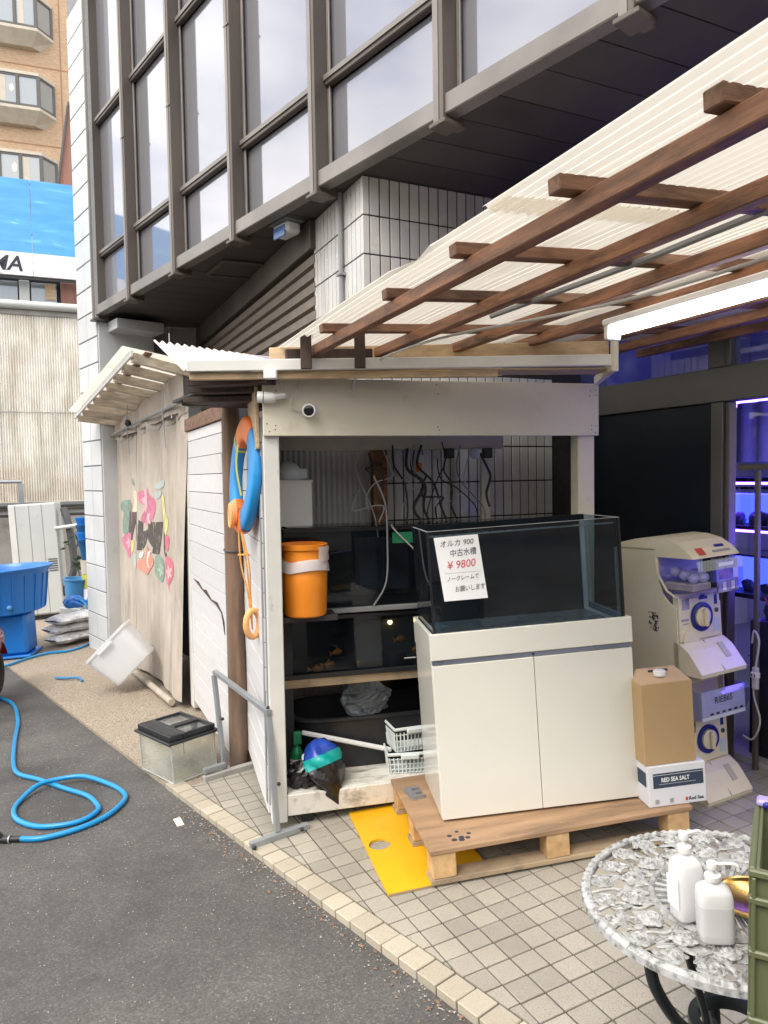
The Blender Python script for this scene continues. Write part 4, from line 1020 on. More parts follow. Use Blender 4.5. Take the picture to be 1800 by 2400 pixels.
# white bin on top of the tank, with crumpled stuff
t = Thing('white_bin', 'white plastic bin standing on the upper tank lid', 'bin', M=SM(.13, .50, 1.428))
t.add('shell', MB().prism([(-.07, -.05), (.11, -.05), (.11, .1), (-.07, .1)], 0, .005).box(-.07, .115, -.055, -.05, .0, .25).box(-.07, .115, .1, .105, 0, .25).box(.112, .118, -.05, .1, 0, .25).box(-.075, -.07, -.05, .1, 0, .25), G['white'])
t.add('rim', MB().tube([(-.075, -.06, .25), (.12, -.06, .25), (.12, .11, .25), (-.075, .11, .25)], .006, 6, True), G['white'])
t = Thing('plastic_colander', 'pale plastic colander heaped in the white bin', 'colander', M=SM(.13, .52, 1.668))
t.add('bowl', MB().ell((.0, .0, .05), (.08, .06, .07), 16, 8, Matrix.Rotation(.5, 4, 'Y')), G['basket'], smooth=True)
t.add('handle', MB().box(-.05, .10, -.04, -.03, .02, .08, .006), G['basket'])
# black trough and clear bag
t = Thing('black_trough', 'large black plastic trough on the shed floor under the rack', 'trough', M=SM(0, 0, .109))
def trough(u, v):
    a = 2*math.pi*u; c, s = math.cos(a), math.sin(a); k = 4
    ex = abs(c)**(2/k)*(1 if c >= 0 else -1); ey = abs(s)**(2/k)*(1 if s >= 0 else -1)
    tt = [(0, 0.0), (.88, 0.0), (.96, .26), (1.02, .27), (1.02, .285), (.93, .285), (.86, .03), (0, .03)]
    i = min(int(v*7), 6); f = v*7-i; r = tt[i][0]*(1-f)+tt[i+1][0]*f; z = tt[i][1]*(1-f)+tt[i+1][1]*f
    return (.66+.58*r*ex, .45+.225*r*ey, z)
t.add('shell', MB().grid(trough, 56, 7), G['black'], smooth=True)
random.seed(3)
def crumple(c, r, seg, rings, amp, seed, squash=1):
    random.seed(seed); ph = [(random.uniform(2, 7), random.uniform(2, 7), random.uniform(2, 7), random.uniform(0, 6)) for _ in range(6)]
    mb = MB(); mb.ell((0, 0, 0), (1, 1, 1), seg, rings)
    o = []
    for v in mb.v:
        d = Vector(v); k = 1+amp*sum(abs(math.sin(d.x*a+d.y*b+d.z*e+p))-.6 for a, b, e, p in ph)/3
        o.append((c[0]+d.x*r[0]*k, c[1]+d.y*r[1]*k, c[2]+d.z*r[2]*k))
    mb.v = o; return mb
t = Thing('clear_bag', 'crumpled clear polythene bag hanging over the black trough', 'plastic bag', M=SM(.50, .30, .47))
t.add('film', crumple((0, 0, 0), (.125, .06, .095), 30, 22, .38, 5), G['clearbag'], smooth=False)
t.add('knot', MB().tube(spline([(.0, 0, .09), (-.03, .01, .12), (.02, .02, .13)]), [.012]+[.008]*15+[.004], 6), G['clearbag'])
# shed floor litter: bags, bottle, rod, baskets
t = Thing('bait_bag', 'black polythene bag with a teal and blue packet on the shed floor', 'bag', M=SM(.245, .06, .109))
BAX = Vector((.30, -.42, -1)).normalized(); BQ = Matrix.Translation((-.055, .07, .225)) @ BAX.to_track_quat('Z', 'Y').to_matrix().to_4x4()
def drop(u, v, k=1.0):
    a = 2*math.pi*u; prof = [(0, 0), (.055, .012), (.092, .06), (.108, .115), (.102, .17), (.080, .225), (.045, .285), (.012, .33), (.0, .345)]
    n_ = len(prof)-1; i = min(int(v*n_), n_-1); f = v*n_-i; r = prof[i][0]*(1-f)+prof[i+1][0]*f; z = prof[i][1]*(1-f)+prof[i+1][1]*f
    r *= k*(1+.10*math.sin(a*5+z*30)+.07*math.sin(a*3+z*55+1)+.05*math.sin(a*9+z*80))
    return tuple(BQ @ Vector((r*math.cos(a), r*.75*math.sin(a), z)))
t.add('sack', MB().grid(lambda u, v: drop(u, .42+v*.58), 30, 14), G['blackbag'], smooth=True)
t.add('teal_band', MB().grid(lambda u, v: drop(u, .30+v*.13, 1.03), 30, 4), G['teal'], smooth=True)
t.add('blue_top', MB().grid(lambda u, v: drop(u, .32*v), 30, 6), G['bluepack'], smooth=True)
t.add('white_motif', MB().grid(lambda u, v: drop(.55+.25*u, .22+v*.06, 1.04), 10, 2), G['paper'], smooth=True)
solo('rubbish_bag', 'small dull black bag slumped against the shed post', 'bag', crumple((0, 0, .05), (.075, .06, .075), 18, 12, .4, 9), G['blackbag'], M=SM(.11, .10, .109))
t = Thing('green_bottle', 'green spray bottle standing in the shed corner', 'bottle', M=SM(.10, .20, .109))
t.add('body', MB().lathe([(0, 0), (.032, 0), (.035, .01), (.035, .13), (.02, .165), (.013, .17), (.013, .2)], 18), G['green'], smooth=True)
t.add('cap', MB().box(-.02, .025, -.016, .016, .18, .25, .006), G['green'])
t.add('label_wrap', MB().lathe([(.0355, .05), (.0355, .11)], 18), G['paper'])
solo('white_rod', 'white plastic rod leaning across the trough to the baskets', 'rod', MB().bar((.13, .215, .345), (.62, .205, .20), .024, .024, .006), G['white'], M=SM(0, 0, 0))
def basket(label, s, v, z, ang, w, d, h):
    t = Thing('plastic_basket', label, 'basket', M=SM(s, v, z, ang), group='pale stacked baskets')
    t.box('base', -w/2+.012, w/2-.012, -d/2+.012, d/2-.012, .002, .008, G['basket'])
    n = 11
    for side in range(4):
        L = w if side % 2 == 0 else d; Mx = Matrix.Rotation(side*math.pi/2, 4, 'Z'); off = d/2 if side % 2 == 0 else w/2
        mb = MB()
        for k in range(n):
            x = -L/2+.01+(L-.02)*k/(n-1)
            mb.bar(Mx @ Vector((x*.9, -off+.012, .004)), Mx @ Vector((x, -off, h-.02)), .006, .004)
        for zz in (.25, .5, .75):
            mb.bar(Mx @ Vector((-L/2*.95, -off+.012*(1-zz), h*zz)), Mx @ Vector((L/2*.95, -off+.012*(1-zz), h*zz)), .004, .005)
        t.add('lattice', mb, G['basket'])
    t.add('rim', MB().tube([(-w/2, -d/2, h), (w/2, -d/2, h), (w/2, d/2, h), (-w/2, d/2, h)], .009, 8, True), G['basket'])
    t.box('handle', -.05, .05, -d/2-.02, -d/2-.004, h-.025, h+.004, G['basket'], .006)
basket('lower white plastic basket beside the ivory cabinet on the shed floor', .70, .17, .1095, -8, .24, .20, .11)
basket('upper white plastic basket stacked on another basket', .715, .185, .2215, 4, .23, .19, .13)
# cables, sockets and hoses at the back of the shed
random.seed(12)
names = ['black cable twisted beside the brown rear post', 'grey cable sagging behind the empty tank', 'thin white wire beside the pale power strip', 'thin dark wire crossing behind the black plug', 'dark hose bunched with others over the tank lid', 'pale thin wire curving under the header', 'white cable hanging down the middle of the shed back', 'black hose dropping behind the upper tank', 'black cable hanging beside the orange socket', 'thin grey cable slanting across the wall tiles', 'dark cable dangling near the shed rear batten', 'black air hose curving behind the rack', 'dark cable looping under the rear header', 'grey wire drooping beside the brown rear post', 'thin black wire crossing the wall tiles', 'pale wire running diagonally to the tank lid', 'coiled black cable hung at the right end of the header']
specs = [(.77, 1.88, .83, 1.43, 'cabledk', .006), (1.20, 1.88, 1.33, 1.43, 'pvc', .005), (.90, 1.88, .80, 1.44, 'cable', .003), (1.08, 1.9, .96, 1.43, 'cabledk', .004), (.95, 1.88, 1.08, 1.43, 'cabledk', .008), (.70, 1.88, 1.0, 1.5, 'cable', .003), (.58, 1.85, .66, .98, 'cable', .004), (.86, 1.86, .92, 1.43, 'cabledk', .010), (.98, 1.7, 1.02, 1.43, 'cabledk', .006), (1.25, 1.8, 1.02, 1.42, 'cable', .004), (1.12, 1.85, 1.15, 1.43, 'cabledk', .006), (.90, 1.85, .97, 1.43, 'cabledk', .009), (.62, 1.84, .70, 1.65, 'cabledk', .005), (.73, 1.82, .60, 1.5, 'cable', .0035), (1.05, 1.8, 1.28, 1.43, 'cabledk', .004), (.56, 1.62, .66, 1.43, 'cable', .004), (1.33, 1.83, 1.36, 1.5, 'cabledk', .008)]
for nm, (s0, z0, s1, z1, mt, r) in zip(names, specs):
    j = lambda a: random.uniform(-a, a)
    mb = MB().tube(spline([(s0, .63, z0), (s0+j(.05), .60, z0-.12), ((s0+s1)/2+j(.08), .58, (z0+z1)/2), (s1+j(.04), .58, z1+.08), (s1, .56, z1)]), r, 6)
    solo('hanging_cable', 'tangled '+nm, 'cable', mb, G[mt], M=SM(0, 0, 0), smooth=True, group='cables in the shed')
wire('pale hose hooked over the upper tank rim and dropping to the middle rail', [SM(.66, .28, 1.43).translation, SM(.68, .29, 1.40).translation, SM(.78, .29, 1.30).translation, SM(.85, .29, 1.24).translation, SM(.98, .29, 1.23).translation], .005, name='air_hose')
wire('grey wire hanging from the header down to the middle rail', [SM(.56, .27, 1.70).translation, SM(.62, .26, 1.55).translation, SM(.63, .26, 1.35).translation, SM(.62, .26, 1.12).translation, SM(.55, .27, .99).translation], .005, 'pvc', name='air_hose')
t = Thing('wall_socket', 'pale power strip with an orange socket hung under the rear header', 'socket', M=SM(.93, .645, 1.70))
t.box('case', -.03, .03, -.02, .012, -.02, .12, G['basket'], .004); t.box('socket_face', -.02, .02, -.023, -.0205, .02, .075, G['lifeorange'], .004)
for k, (s, lab) in enumerate(((1.13, 'black plug in a row under the rear header'), (1.30, 'pale round timer switch under the rear header'), (1.38, 'black adaptor at the right end of the rear header'))):
    t = Thing('power_adaptor', lab, 'adaptor', M=SM(s, .65, 1.83))
    if k == 1: t.add('dial', MB().lathe([(.035, 0), (.035, .02), (.02, .03)], 18, Matrix.Rotation(R_(90), 4, 'X')), G['basket'], smooth=True)
    else: t.box('case', -.03, .03, -.03, .008, -.03, .03, G['black'], .005)
    t.box('prong', -.005, .005, .006, .012, -.01, .01, G['steel'], 0)
bw = Thing('bare_bulb_fitting', 'brass edged glow of a small bulb behind the lower tank', 'lamp', M=SM(.60, .42, .86))
bw.add('bulb', MB().ell((.08, -.0, .0), (.014, .014, .014), 10, 8), emit('amber bulb', (1, .62, .2), 5), smooth=True)
bw.add('holder', MB().lathe([(.008, .012), (.008, .05)], 8, Matrix.Translation((.08, 0, 0))), G['black'])

# ------------------------------------------------------------------ life ring on the side wall
ax = Vector((-.925, -.38, .08)).normalized()
q = ax.to_track_quat('Z', 'Y').to_matrix().to_4x4()
LM = Matrix.Translation((-.735, 3.86, 1.715)) @ q
ring = Thing('life_ring', 'blue and orange life ring hanging on the shed side wall', 'life ring', M=LM)
def ringseg(a0, a1, R=.245, w=.065, h=.030, n=20, k=1.0):
    def f(u, v):
        a = a0+(a1-a0)*u; b = 2*math.pi*v; c, s = math.cos(b), math.sin(b)
        e = .55; cx = abs(c)**e*(1 if c >= 0 else -1); sy = abs(s)**e*(1 if s >= 0 else -1)
        rr = R+w*k*cx; return (rr*math.cos(a), rr*math.sin(a), h*k*sy)
    return MB().grid(f, n, 20)
up = LM.inverted().to_3x3() @ Vector((0, 0, 1)); ua = math.atan2(up.y, up.x)
ring.add('foam', ringseg(0, 2*math.pi, n=64), G['lifeblue'], smooth=True)
ring.add('orange_cover', ringseg(ua-.7, ua+.62, k=1.05), G['lifeorange'], smooth=True)
ring.add('orange_cover', ringseg(ua+math.pi-.75, ua+math.pi+.35, k=1.05), G['lifeorange'], smooth=True)
ring.add('strap', ringseg(ua+.70, ua+.80, k=1.07, n=4), G['limeband'], smooth=True)
dn = -up.normalized(); sd = dn.cross(Vector((0, 0, 1)))
hang = MB().grid(lambda u, v: tuple((-dn*(.16-.27*v)+sd*((u-.5)*.05)+Vector((0, 0, .034+.012*math.sin(v*4))))), 2, 6)
ring.add('webbing_tail', hang, G['limeband'], smooth=True)
for k in range(3):
    ring.add('rope_coil', MB().tube([tuple(dn*(.20+.06*math.cos(a)+.01*k)+sd*(.028*math.sin(a))+Vector((0, 0, .058+.012*k))) for a in [i*math.pi/10 for i in range(20)]], .011, 7, True), G['peach'], smooth=True)
fl_ = Thing('rope_float', 'small peach foam float looped on ropes below the life ring', 'float')
RP = Vector((-.735, 3.86, 1.715))
def rp(dx, dy, z): return (RP.x+dx, RP.y+dy, z)
fl_.add('float_ring', MB().tube([(RP.x+.032+.030*math.cos(a), RP.y-.06+.03*math.cos(a), .93+.070*math.sin(a)) for a in [i*math.pi/12 for i in range(24)]], .017, 10, True), G['peach'], smooth=True)
for dx, dy in ((.0, -.06), (.02, -.09), (-.03, -.05)):
    fl_.add('rope', MB().tube(spline([rp(dx*.4-.02, dy, 1.44), rp(dx+.01, dy-.02, 1.25), rp(.02+dx*.3, -.07, 1.10), rp(.03, -.06, .90)]), .0045, 6), G['rope'], smooth=True)
fl_.add('lashing', MB().tube([rp(-.03, -.09, 1.30), rp(.035, -.10, 1.30)], .005, 6), G['rope'])

# ================================================================== PALLET, CABINET, TANK
PA = 11.5
pal = Thing('pallet', 'wooden pallet with a plywood deck under the ivory aquarium cabinet', 'pallet', (.176, 2.93), PA, True)
pal.box('deck', 0, 1.22, 0, .78, .128, .15, G['ply'], .003)
for iy, y in enumerate((.0, .34, .68)):
    for x in (.008, .52, 1.10): pal.box('block', x, x+.105, y+.006, y+.094, .022, .1275, G['block'], .004)
    pal.box('skid', 0, 1.22, y+.004, y+.096, .0, .0215, G['skid'], .002)
    if iy != 9: pal.box('stringer', 0, 1.22, y+.002, y+.098, .1085, .1275, G['skid'], 0) if 0 else None
for x, y, r in ((.115, .10, .011), (.155, .125, .009), (.20, .095, .010), (.125, .06, .013), (.155, .052, .014), (.185, .062, .012), (.16, .072, .013)):
    pal.add('painted_hole', MB().lathe([(r, .1502), (r*.9, .1504), (.0, .1504)], 12, Matrix.Translation((x, y, 0))), G['ink'])  # flat black discs paint the darkness of holes on the deck
em = [(0, 0), (.115, 0), (.118, .012), (.115, .07), (.10, .075), (.095, .035), (.075, .032), (.072, .07), (.055, .07), (.05, .03), (.025, .03), (.022, .075), (.004, .07)]
solo('cast_bracket', 'grey cast metal bracket shaped like an E lying on the pallet', 'bracket', MB().prism(em, .0, .03), G['zinc'], M=frame((.085, 3.53), 0, True, .1505) @ Matrix.Rotation(R_(-72), 4, 'Z'), group=None)
yb = Thing('yellow_board', 'yellow painted board with a round hole lying under the pallet', 'board', (-.008, 2.90), 14.5, True)
def holed():
    mb = MB(); n = 40; c = (.07, .415); r = .052; X0, X1, Y0, Y1 = 0, .46, 0, .80
    o = []
    for k in range(n):
        a = 2*math.pi*k/n; dx, dy = math.cos(a), math.sin(a)
        t = min([((X1-c[0])/dx if dx > 1e-9 else (X0-c[0])/dx if dx < -1e-9 else 1e9), ((Y1-c[1])/dy if dy > 1e-9 else (Y0-c[1])/dy if dy < -1e-9 else 1e9)])
        o.append((c[0]+dx*t, c[1]+dy*t))
    # snap corners
    for cc in ((X0, Y0), (X1, Y0), (X1, Y1), (X0, Y1)):
        k = min(range(n), key=lambda i: (o[i][0]-cc[0])**2+(o[i][1]-cc[1])**2); o[k] = cc
    i_ = [(c[0]+r*math.cos(2*math.pi*k/n), c[1]+r*math.sin(2*math.pi*k/n)) for k in range(n)]
    for z, fl in ((.0015, 1), (.0125, 0)):
        b = len(mb.v); mb.v += [(x, y, z) for x, y in o]+[(x, y, z) for x, y in i_]
        for k in range(n):
            f = (b+k, b+(k+1) % n, b+n+(k+1) % n, b+n+k); mb.f.append(f[::-1] if fl else f)
    for k in range(n):
        j = (k+1) % n; mb.f.append((k, j, 2*n+j, 2*n+k)); mb.f.append((n+j, n+k, 3*n+k, 3*n+j))
    return mb
for_m = holed(); yb.add('sheet', for_m, G['yellow'])
yb.box('edge', .004, .456, -.0012, -.0004, .002, .010, G['skid'], 0)
# lift pallet deck items: the board is under the skids
pal.o.matrix_world = frame((.176, 2.93), PA, True, .0128)
CABM = frame((.250, 3.17), 6.4, True, .1632)
cab = Thing('aquarium_cabinet', 'glossy ivory aquarium cabinet with two doors standing on the pallet', 'cabinet', M=CABM)
CW, CD_, CH = .93, .47, .85
cab.box('carcass', 0, CW, .019, CD_, .012, CH-.13, G['cabinet'], .002)
cab.box('plinth', .02, CW-.02, .03, CD_-.01, 0, .0118, G['black'], 0)
cab.box('top_frame', -.004, CW+.004, -.002, .016, CH-.118, CH, G['cabinet'], .0025)
cab.box('top_frame', -.004, .014, .0165, CD_, CH-.1295, CH, G['cabinet'], .0025)
cab.box('top_frame', CW-.014, CW+.004, .0165, CD_, CH-.1295, CH, G['cabinet'], .0025)
cab.box('top_frame', .0145, CW-.0145, CD_-.016, CD_, CH-.1295, CH, G['cabinet'], .0025)
cab.box('handle_strip', .002, CW-.002, .006, .0185, CH-.142, CH-.119, G['cabgap'], .002)
cab.box('door', .0015, CW/2-.0015, 0, .0185, .012, CH-.143, G['cabinet'], .002)
cab.box('door', CW/2+.0015, CW-.0015, 0, .0185, .012, CH-.143, G['cabinet'], .002)
cab.add('lock', MB().lathe([(.006, -.003), (.006, .0)], 10, Matrix.Translation((CW/2, .004, CH-.13)) @ Matrix.Rotation(R_(90), 4, 'X')), G['ink'])
TM = CABM @ Matrix.Translation((.018, .02, CH-.045))
tk = Thing('empty_tank', 'empty rimless glass tank with a handwritten price sheet on the ivory cabinet', 'fish tank', M=TM)
TW, TD, TH = .894, .43, .50
tk.box('base_pane', 0, TW, 0, TD, 0, .01, pm('pale tank floor', (.16, .19, .195), .25, .2, 3), 0)
tk.box('front_pane', 0, TW, 0, .008, .0105, TH, G['tankglass'], 0)
tk.box('left_pane', 0, .008, .0085, TD-.009, .0105, TH, G['tankglass'], 0)
tk.box('right_pane', TW-.008, TW, .0085, TD-.009, .0105, TH, G['tankglass'], 0)
tk.box('back_pane', 0, TW, TD-.008, TD, .0105, TH, G['darkwater'], 0)
for x in (.0, TW-.012):
    tk.box('silicone_seam', x, x+.012, .0086, .016, .011, TH-.002, G['silicone'], 0)
tk.box('silicone_seam', -.001, .009, -.0012, -.0002, .01, TH, G['silicone'], 0)
tk.box('silicone_seam', TW-.008, TW+.001, -.0012, -.0002, .01, TH, G['silicone'], 0)
tk.box('silicone_seam', .01, TW-.01, .0086, .018, .0105, .018, G['silicone'], 0)
tk.box('brace', .009, TW-.009, .0086, .05, TH-.03, TH-.022, G['glass'], 0)
tk.box('brace', .009, TW-.009, TD-.05, TD-.0086, TH-.03, TH-.022, G['glass'], 0)
tk.box('top_edge', 0, TW, .0, .008, TH, TH+.0015, G['edgeglass'], 0); tk.box('top_edge', 0, .008, .0085, TD-.009, TH, TH+.0015, G['edgeglass'], 0)
tk.box('top_edge', TW-.008, TW, .0085, TD-.009, TH, TH+.0015, G['edgeglass'], 0); tk.box('top_edge', 0, TW, TD-.008, TD, TH, TH+.0015, G['silicone'], 0)
tk.box('brace_edge', .009, TW-.009, .0500, .0515, TH-.03, TH-.022, G['edgeglass'], 0)
tk.box('corner_edge', TW-.0285, TW-.0085, TD-.0255, TD-.0095, .0105, TH-.03, G['edgeglass'], 0)
tk.box('corner_edge', TW-.0195, TW-.0085, .02, TD-.026, .0105, .022, G['edgeglass'], 0)
# price sheet taped to the front pane
ps = Thing('price_sheet', 'white paper with handwritten Japanese price taped to the empty tank', 'paper sign', M=TM @ Matrix.Translation((.03, -.003, 0)))
qd = [(.03, .185), (.228, .185), (.20, .474), (.0, .472)]
ps.add('sheet', MB().prism(qd, .0, .0006, Matrix.Rotation(R_(90), 4, 'X')), G['paper'])
def ink(body, size, x, z, mat, bold=.0, sh=.12, rot=2, sxx=1.0):
    me = text_mesh(body, size, .0002, sh, bold=bold)
    ps.inst('lettering', me, mat, upright(x, -.0013, z) @ Matrix.Rotation(R_(rot), 4, 'Z') @ Matrix.Diagonal((sxx, 1, 1, 1)))
ink('オルカ 900', .034, .024, .428, G['ink'], .0, .15, 2, .95)
ink('中古水槽', .036, .068, .383, G['ink'], .0, .05, 3, .85)
ink('¥ 9800', .050, .052, .326, G['redink'], .0, .15, 3, .92)
ps.add('rule', MB().box(.04, .20, -.0013, -.0009, .308, .3095), G['greytext'])
ink('ノークレームで', .026, .045, .272, G['ink'], .0, .1, 3, .82)
ink('お願いします', .029, .080, .225, G['ink'], .0, .1, 2, .80)

# ------------------------------------------------------------------ boxes right of the cabinet
sb_ = Thing('salt_box', 'white carton of reef salt with a navy panel on the pallet', 'box', M=frame((1.178, 3.175), 7.5, True, .1632))
sb_.box('carton', 0, .275, 0, .20, 0, .185, pm('white carton', (.68, .69, .74), .6, .03, 4), .003)
sb_.box('navy_panel', .022, .262, -.0012, -.0004, .085, .152, G['navyprint'], 0)
sb_.box('white_rule', .022, .262, -.0018, -.0013, .143, .1445, G['paper'], 0)
sb_.box('navy_panel', -.0012, -.0004, .02, .13, .085, .152, G['navyprint'], 0)
sb_.inst('lettering', text_mesh('RED SEA SALT', .027, .0002, bold=.0006), G['paper'], upright(.060, -.0019, .112) @ Matrix.Diagonal((.80, 1, 1, 1)))
sb_.box('fine_print', .048, .225, -.0019, -.0013, .1005, .1035, G['greytext'], 0)
for k in range(14): sb_.box('barcode', .028+k*.0028+(.05 if k > 6 else 0), .0295+k*.0028+(.05 if k > 6 else 0), -.0012, -.0004, .014, .034, G['greytext'], 0)
sb_.inst('lettering', text_mesh('Red Sea', .022, .0002, bold=.0005), G['navyprint'], upright(.188, -.0012, .016))
sb_.box('logo', .172, .184, -.0012, -.0004, .015, .031, G['redlabel'], 0)
sb_.box('top_seam', .0, .275, .095, .105, .1853, .1858, G['greytext'], 0)
cb = Thing('cardboard_carton', 'tall brown cardboard carton with a white cap on the salt carton', 'box', M=frame((1.178, 3.175), 7.5, True, .1632) @ Matrix.Translation((-.006, .01, .1862)))
cb.box('carton', 0, .245, 0, .20, 0, .37, G['card'], .003)
gb = MB(); tp = [(.004, .0035, .371), (.241, .0035, .371), (.241, .1965, .371), (.004, .1965, .371), (.03, .10, .415), (.215, .10, .415)]
gb.v = tp; gb.f = [(0, 1, 5, 4), (2, 3, 4, 5), (0, 4, 3), (1, 2, 5)]
cb.add('gable', gb, G['cardtop'])
cb.add('handle_slot', MB().box(.075, .17, .070, .076, .396, .412, .003), G['ink'])
cb.add('cap', MB().lathe([(.026, .0), (.027, .004), (.027, .020), (.024, .023), (.0, .023)], 24, Matrix.Translation((.115, .045, .392))), G['white'], smooth=True)
cb.box('flap_line', .003, .242, -.0006, -.0002, .3655, .3665, G['skid'], 0)
# ================================================================== CAPSULE TOY MACHINE
MM = frame((1.533, 3.561), 25.3, True)
mc = Thing('capsule_machine', 'ivory two tier capsule toy machine with blue dials beside the shop door', 'vending machine', M=MM)
PX = Matrix(((0, 0, 1, 0), (1, 0, 0, 0), (0, 1, 0, 0), (0, 0, 0, 1)))      # prism poly (y,z) extruded along x
def ex(name, poly, x0, x1, mat, parent=None, smooth=False): return mc.add(name, MB().prism(poly, x0, x1, PX), mat, parent, smooth)
MWd = .315
ex('body_shell', [(.08, .0), (.465, .0), (.465, 1.26), (.17, 1.26), (.17, .95), (.08, .95)], 0.008, MWd-.008, G['machine'])
ex('side_panel', [(.05, .02), (.465, .02), (.465, 1.255), (.165, 1.255), (.15, 1.20), (.15, 1.09), (.13, 1.03), (.09, .99), (.05, .965)], 0, .0075, G['machine'])
ex('side_panel', [(.05, .02), (.465, .02), (.465, 1.255), (.165, 1.255), (.15, 1.20), (.15, 1.09), (.13, 1.03), (.09, .99), (.05, .965)], MWd-.0075, MWd, G['machine'])
def arc(cy, cz, r, a0, a1, n=10, ry=1): return [(cy+ry*r*math.cos(R_(a0+(a1-a0)*k/n)), cz+r*math.sin(R_(a0+(a1-a0)*k/n))) for k in range(n+1)]
ex('hood', [(.42, 1.262), (.42, 1.285), (.30, 1.31), (.20, 1.322), (.11, 1.318), (.03, 1.30), (-.035, 1.265), (-.078, 1.222), (.165, 1.222), (.165, 1.262)], -.004, MWd+.004, G['machine'])
def unit(z0, parent_lab, full):
    # tray lip
    ex('tray', [(.08, z0), (-.085, z0), (-.09, z0+.02), (-.06, z0+.06), (-.01, z0+.12), (.04, z0+.15), (.08, z0+.155)], .0, MWd, G['machine'])
    mc.add('tray_seam', MB().bar((.16, -.092, z0+.022), (.16, .035, z0+.151), .003, .004), G['greytext'])
    mc.box('coin_slot', .21, .25, -.048, -.036, z0+.08, z0+.085, G['greytext'], 0) if 0 else None
    mc.add('tray_recess', MB().bar((.235, -.055, z0+.072), (.235, .0, z0+.134), .035, .004), G['bayscreed'])
    # face
    mc.box('face_plate', .012, MWd-.012, .044, .0795, z0+.156, z0+.40, G['machine'], .002)
    cz = z0+.27; cx = .165
    F = Matrix.Translation((cx, .044, cz)) @ Matrix.Rotation(R_(90), 4, 'X')
    mc.add('dial_ring', MB().lathe([(.074, 0), (.074, .010), (.056, .012), (.056, 0)], 32, F), G['dialblue'], smooth=True)
    kn = mc.add('knob', MB().lathe([(.050, 0), (.050, .018), (.042, .024), (0, .025)], 28, F), G['machine'], smooth=True)
    mc.add('knob_grip', MB().box(-.012, .012, -.046, .046, .024, .045, .006, F), G['machine'], kn)
    for dx, dz, w, h, m in ((-.105, .075, .05, .055, 'display'), (0.02, .098, .06, .022, 'dialblue'), (.108, .075, .022, .05, 'dialblue'), (-.115, -.005, .05, .012, 'greytext'), (-.11, -.025, .04, .006, 'greytext'), (.105, -.055, .045, .07, 'greydisp')):
        mc.box('sticker', cx+dx-w/2, cx+dx+w/2, .0428, .0437, cz+dz-h/2, cz+dz+h/2, G[m], 0)
    mc.add('lock', MB().lathe([(.012, 0), (.012, .006), (.006, .007)], 14, Matrix.Translation((cx+.11, .044, cz+.02)) @ Matrix.Rotation(R_(90), 4, 'X')), G['pipe'], smooth=True)
    mc.add('chute', MB().lathe([(.052, 0), (.052, .006), (.044, .007), (.044, .0015), (0, .0015)], 24, Matrix.Translation((.085, .044, z0+.165)) @ Matrix.Rotation(R_(90), 4, 'X')), G['machdark'], smooth=True)
    mc.add('chute_rim', MB().lathe([(.056, 0), (.056, .009), (.0525, .009)], 24, Matrix.Translation((.085, .044, z0+.165)) @ Matrix.Rotation(R_(90), 4, 'X')), G['machine'], smooth=True)
    # window
    w0 = z0+(.385 if full else .405); w1 = z0+.565 if not full else z0+.585
    yb_ = .165 if full else .06; wt = 1.2215 if full else w1
    prof = [(yb_, w0+.11) if full else (.06, w0), (.10, w0+.03) if full else (.04, w0), (.04, w0), (-.03, w0+.004), (-.075, w0+.03), (-.098, w0+.08), (-.10, w0+.14), (-.09, wt-.01), (-.078, wt), (yb_, wt)]
    if full:
        mc.add('window_trim', MB().tube([(-.001, y, z) for y, z in [(.165, wt), (.155, w0+.11), (.10, w0+.03), (.04, w0-.002)]], .006, 6), G['machine'], smooth=True)
        mc.box('inner_back', .01, MWd-.01, .155, .168, w0+.02, wt-.004, G['shopwhite'], 0)
    n = len(prof)
    mb = MB()
    for x in (.003, MWd-.003): mb.face([(x, y, z) for y, z in (prof if x < .1 else prof[::-1])])
    for k in range(n-1): mb.face([(.003, *prof[k]), (MWd-.003, *prof[k]), (MWd-.003, *prof[k+1]), (.003, *prof[k+1])])
    mc.add('window', mb, G['machglass'])
    return w0, w1
w0, w1 = unit(0, '', False)
mc.box('display_sheet', .006, MWd-.006, -.074, -.071, w0+.012, w1-.002, G['greydisp'], 0)
mc.box('display_side', .006, .009, -.0705, .058, w0+.012, w1-.002, G['greydisp'], 0)
mc.inst('lettering', text_mesh('RIEB6S', .045, .0002, .1), G['machdark'], upright(.09, -.0758, w0+.09))
for k in range(6): mc.box('item_mark', .06+k*.042, .082+k*.042, -.0758, -.0745, w0+.035, w0+.045, G['machdark'], 0)
w0, w1 = unit(.635, '', True)
mc.box('display_card', .15, MWd-.012, -.078, -.075, w0+.02, w1-.02, G['display'], 0)
mc.box('card_title', .165, .27, -.0798, -.0785, w1-.05, w1-.032, G['paper'], 0)
mc.box('card_picture', .165, .25, -.0798, -.0785, w0+.085, w0+.13, pm('muted red print', (.32, .14, .16), .5, .5, 30), 0)
for k in range(5): mc.box('card_picture', .158+k*.030, .182+k*.030, -.0798, -.0785, w0+.03, w0+.07, G['paper'] if k % 2 else G['lav'], 0)
mc.box('card_picture', .265, .30, -.0798, -.0785, w0+.085, w0+.135, G['paper'], 0)
mc.box('hopper', .01, .145, -.05, .13, w0+.035, w0+.075, G['bayscreed'], .006)
for k in range(10):
    mc.add('capsule', MB().ell((.035+(k % 4)*.033, -.035+.055*(k//4)+.02*(k % 2), w0+.098+.014*(k//4)), (.025, .025, .025), 12, 8), G['capsule'], smooth=True)
mc.box('hood_label', .05, .095, -.034, -.0305, 1.215, 1.24, G['redlabel'], 0) if 0 else None
def hood_text(name, mb): return mc.add(name, mb, G['redlabel'])
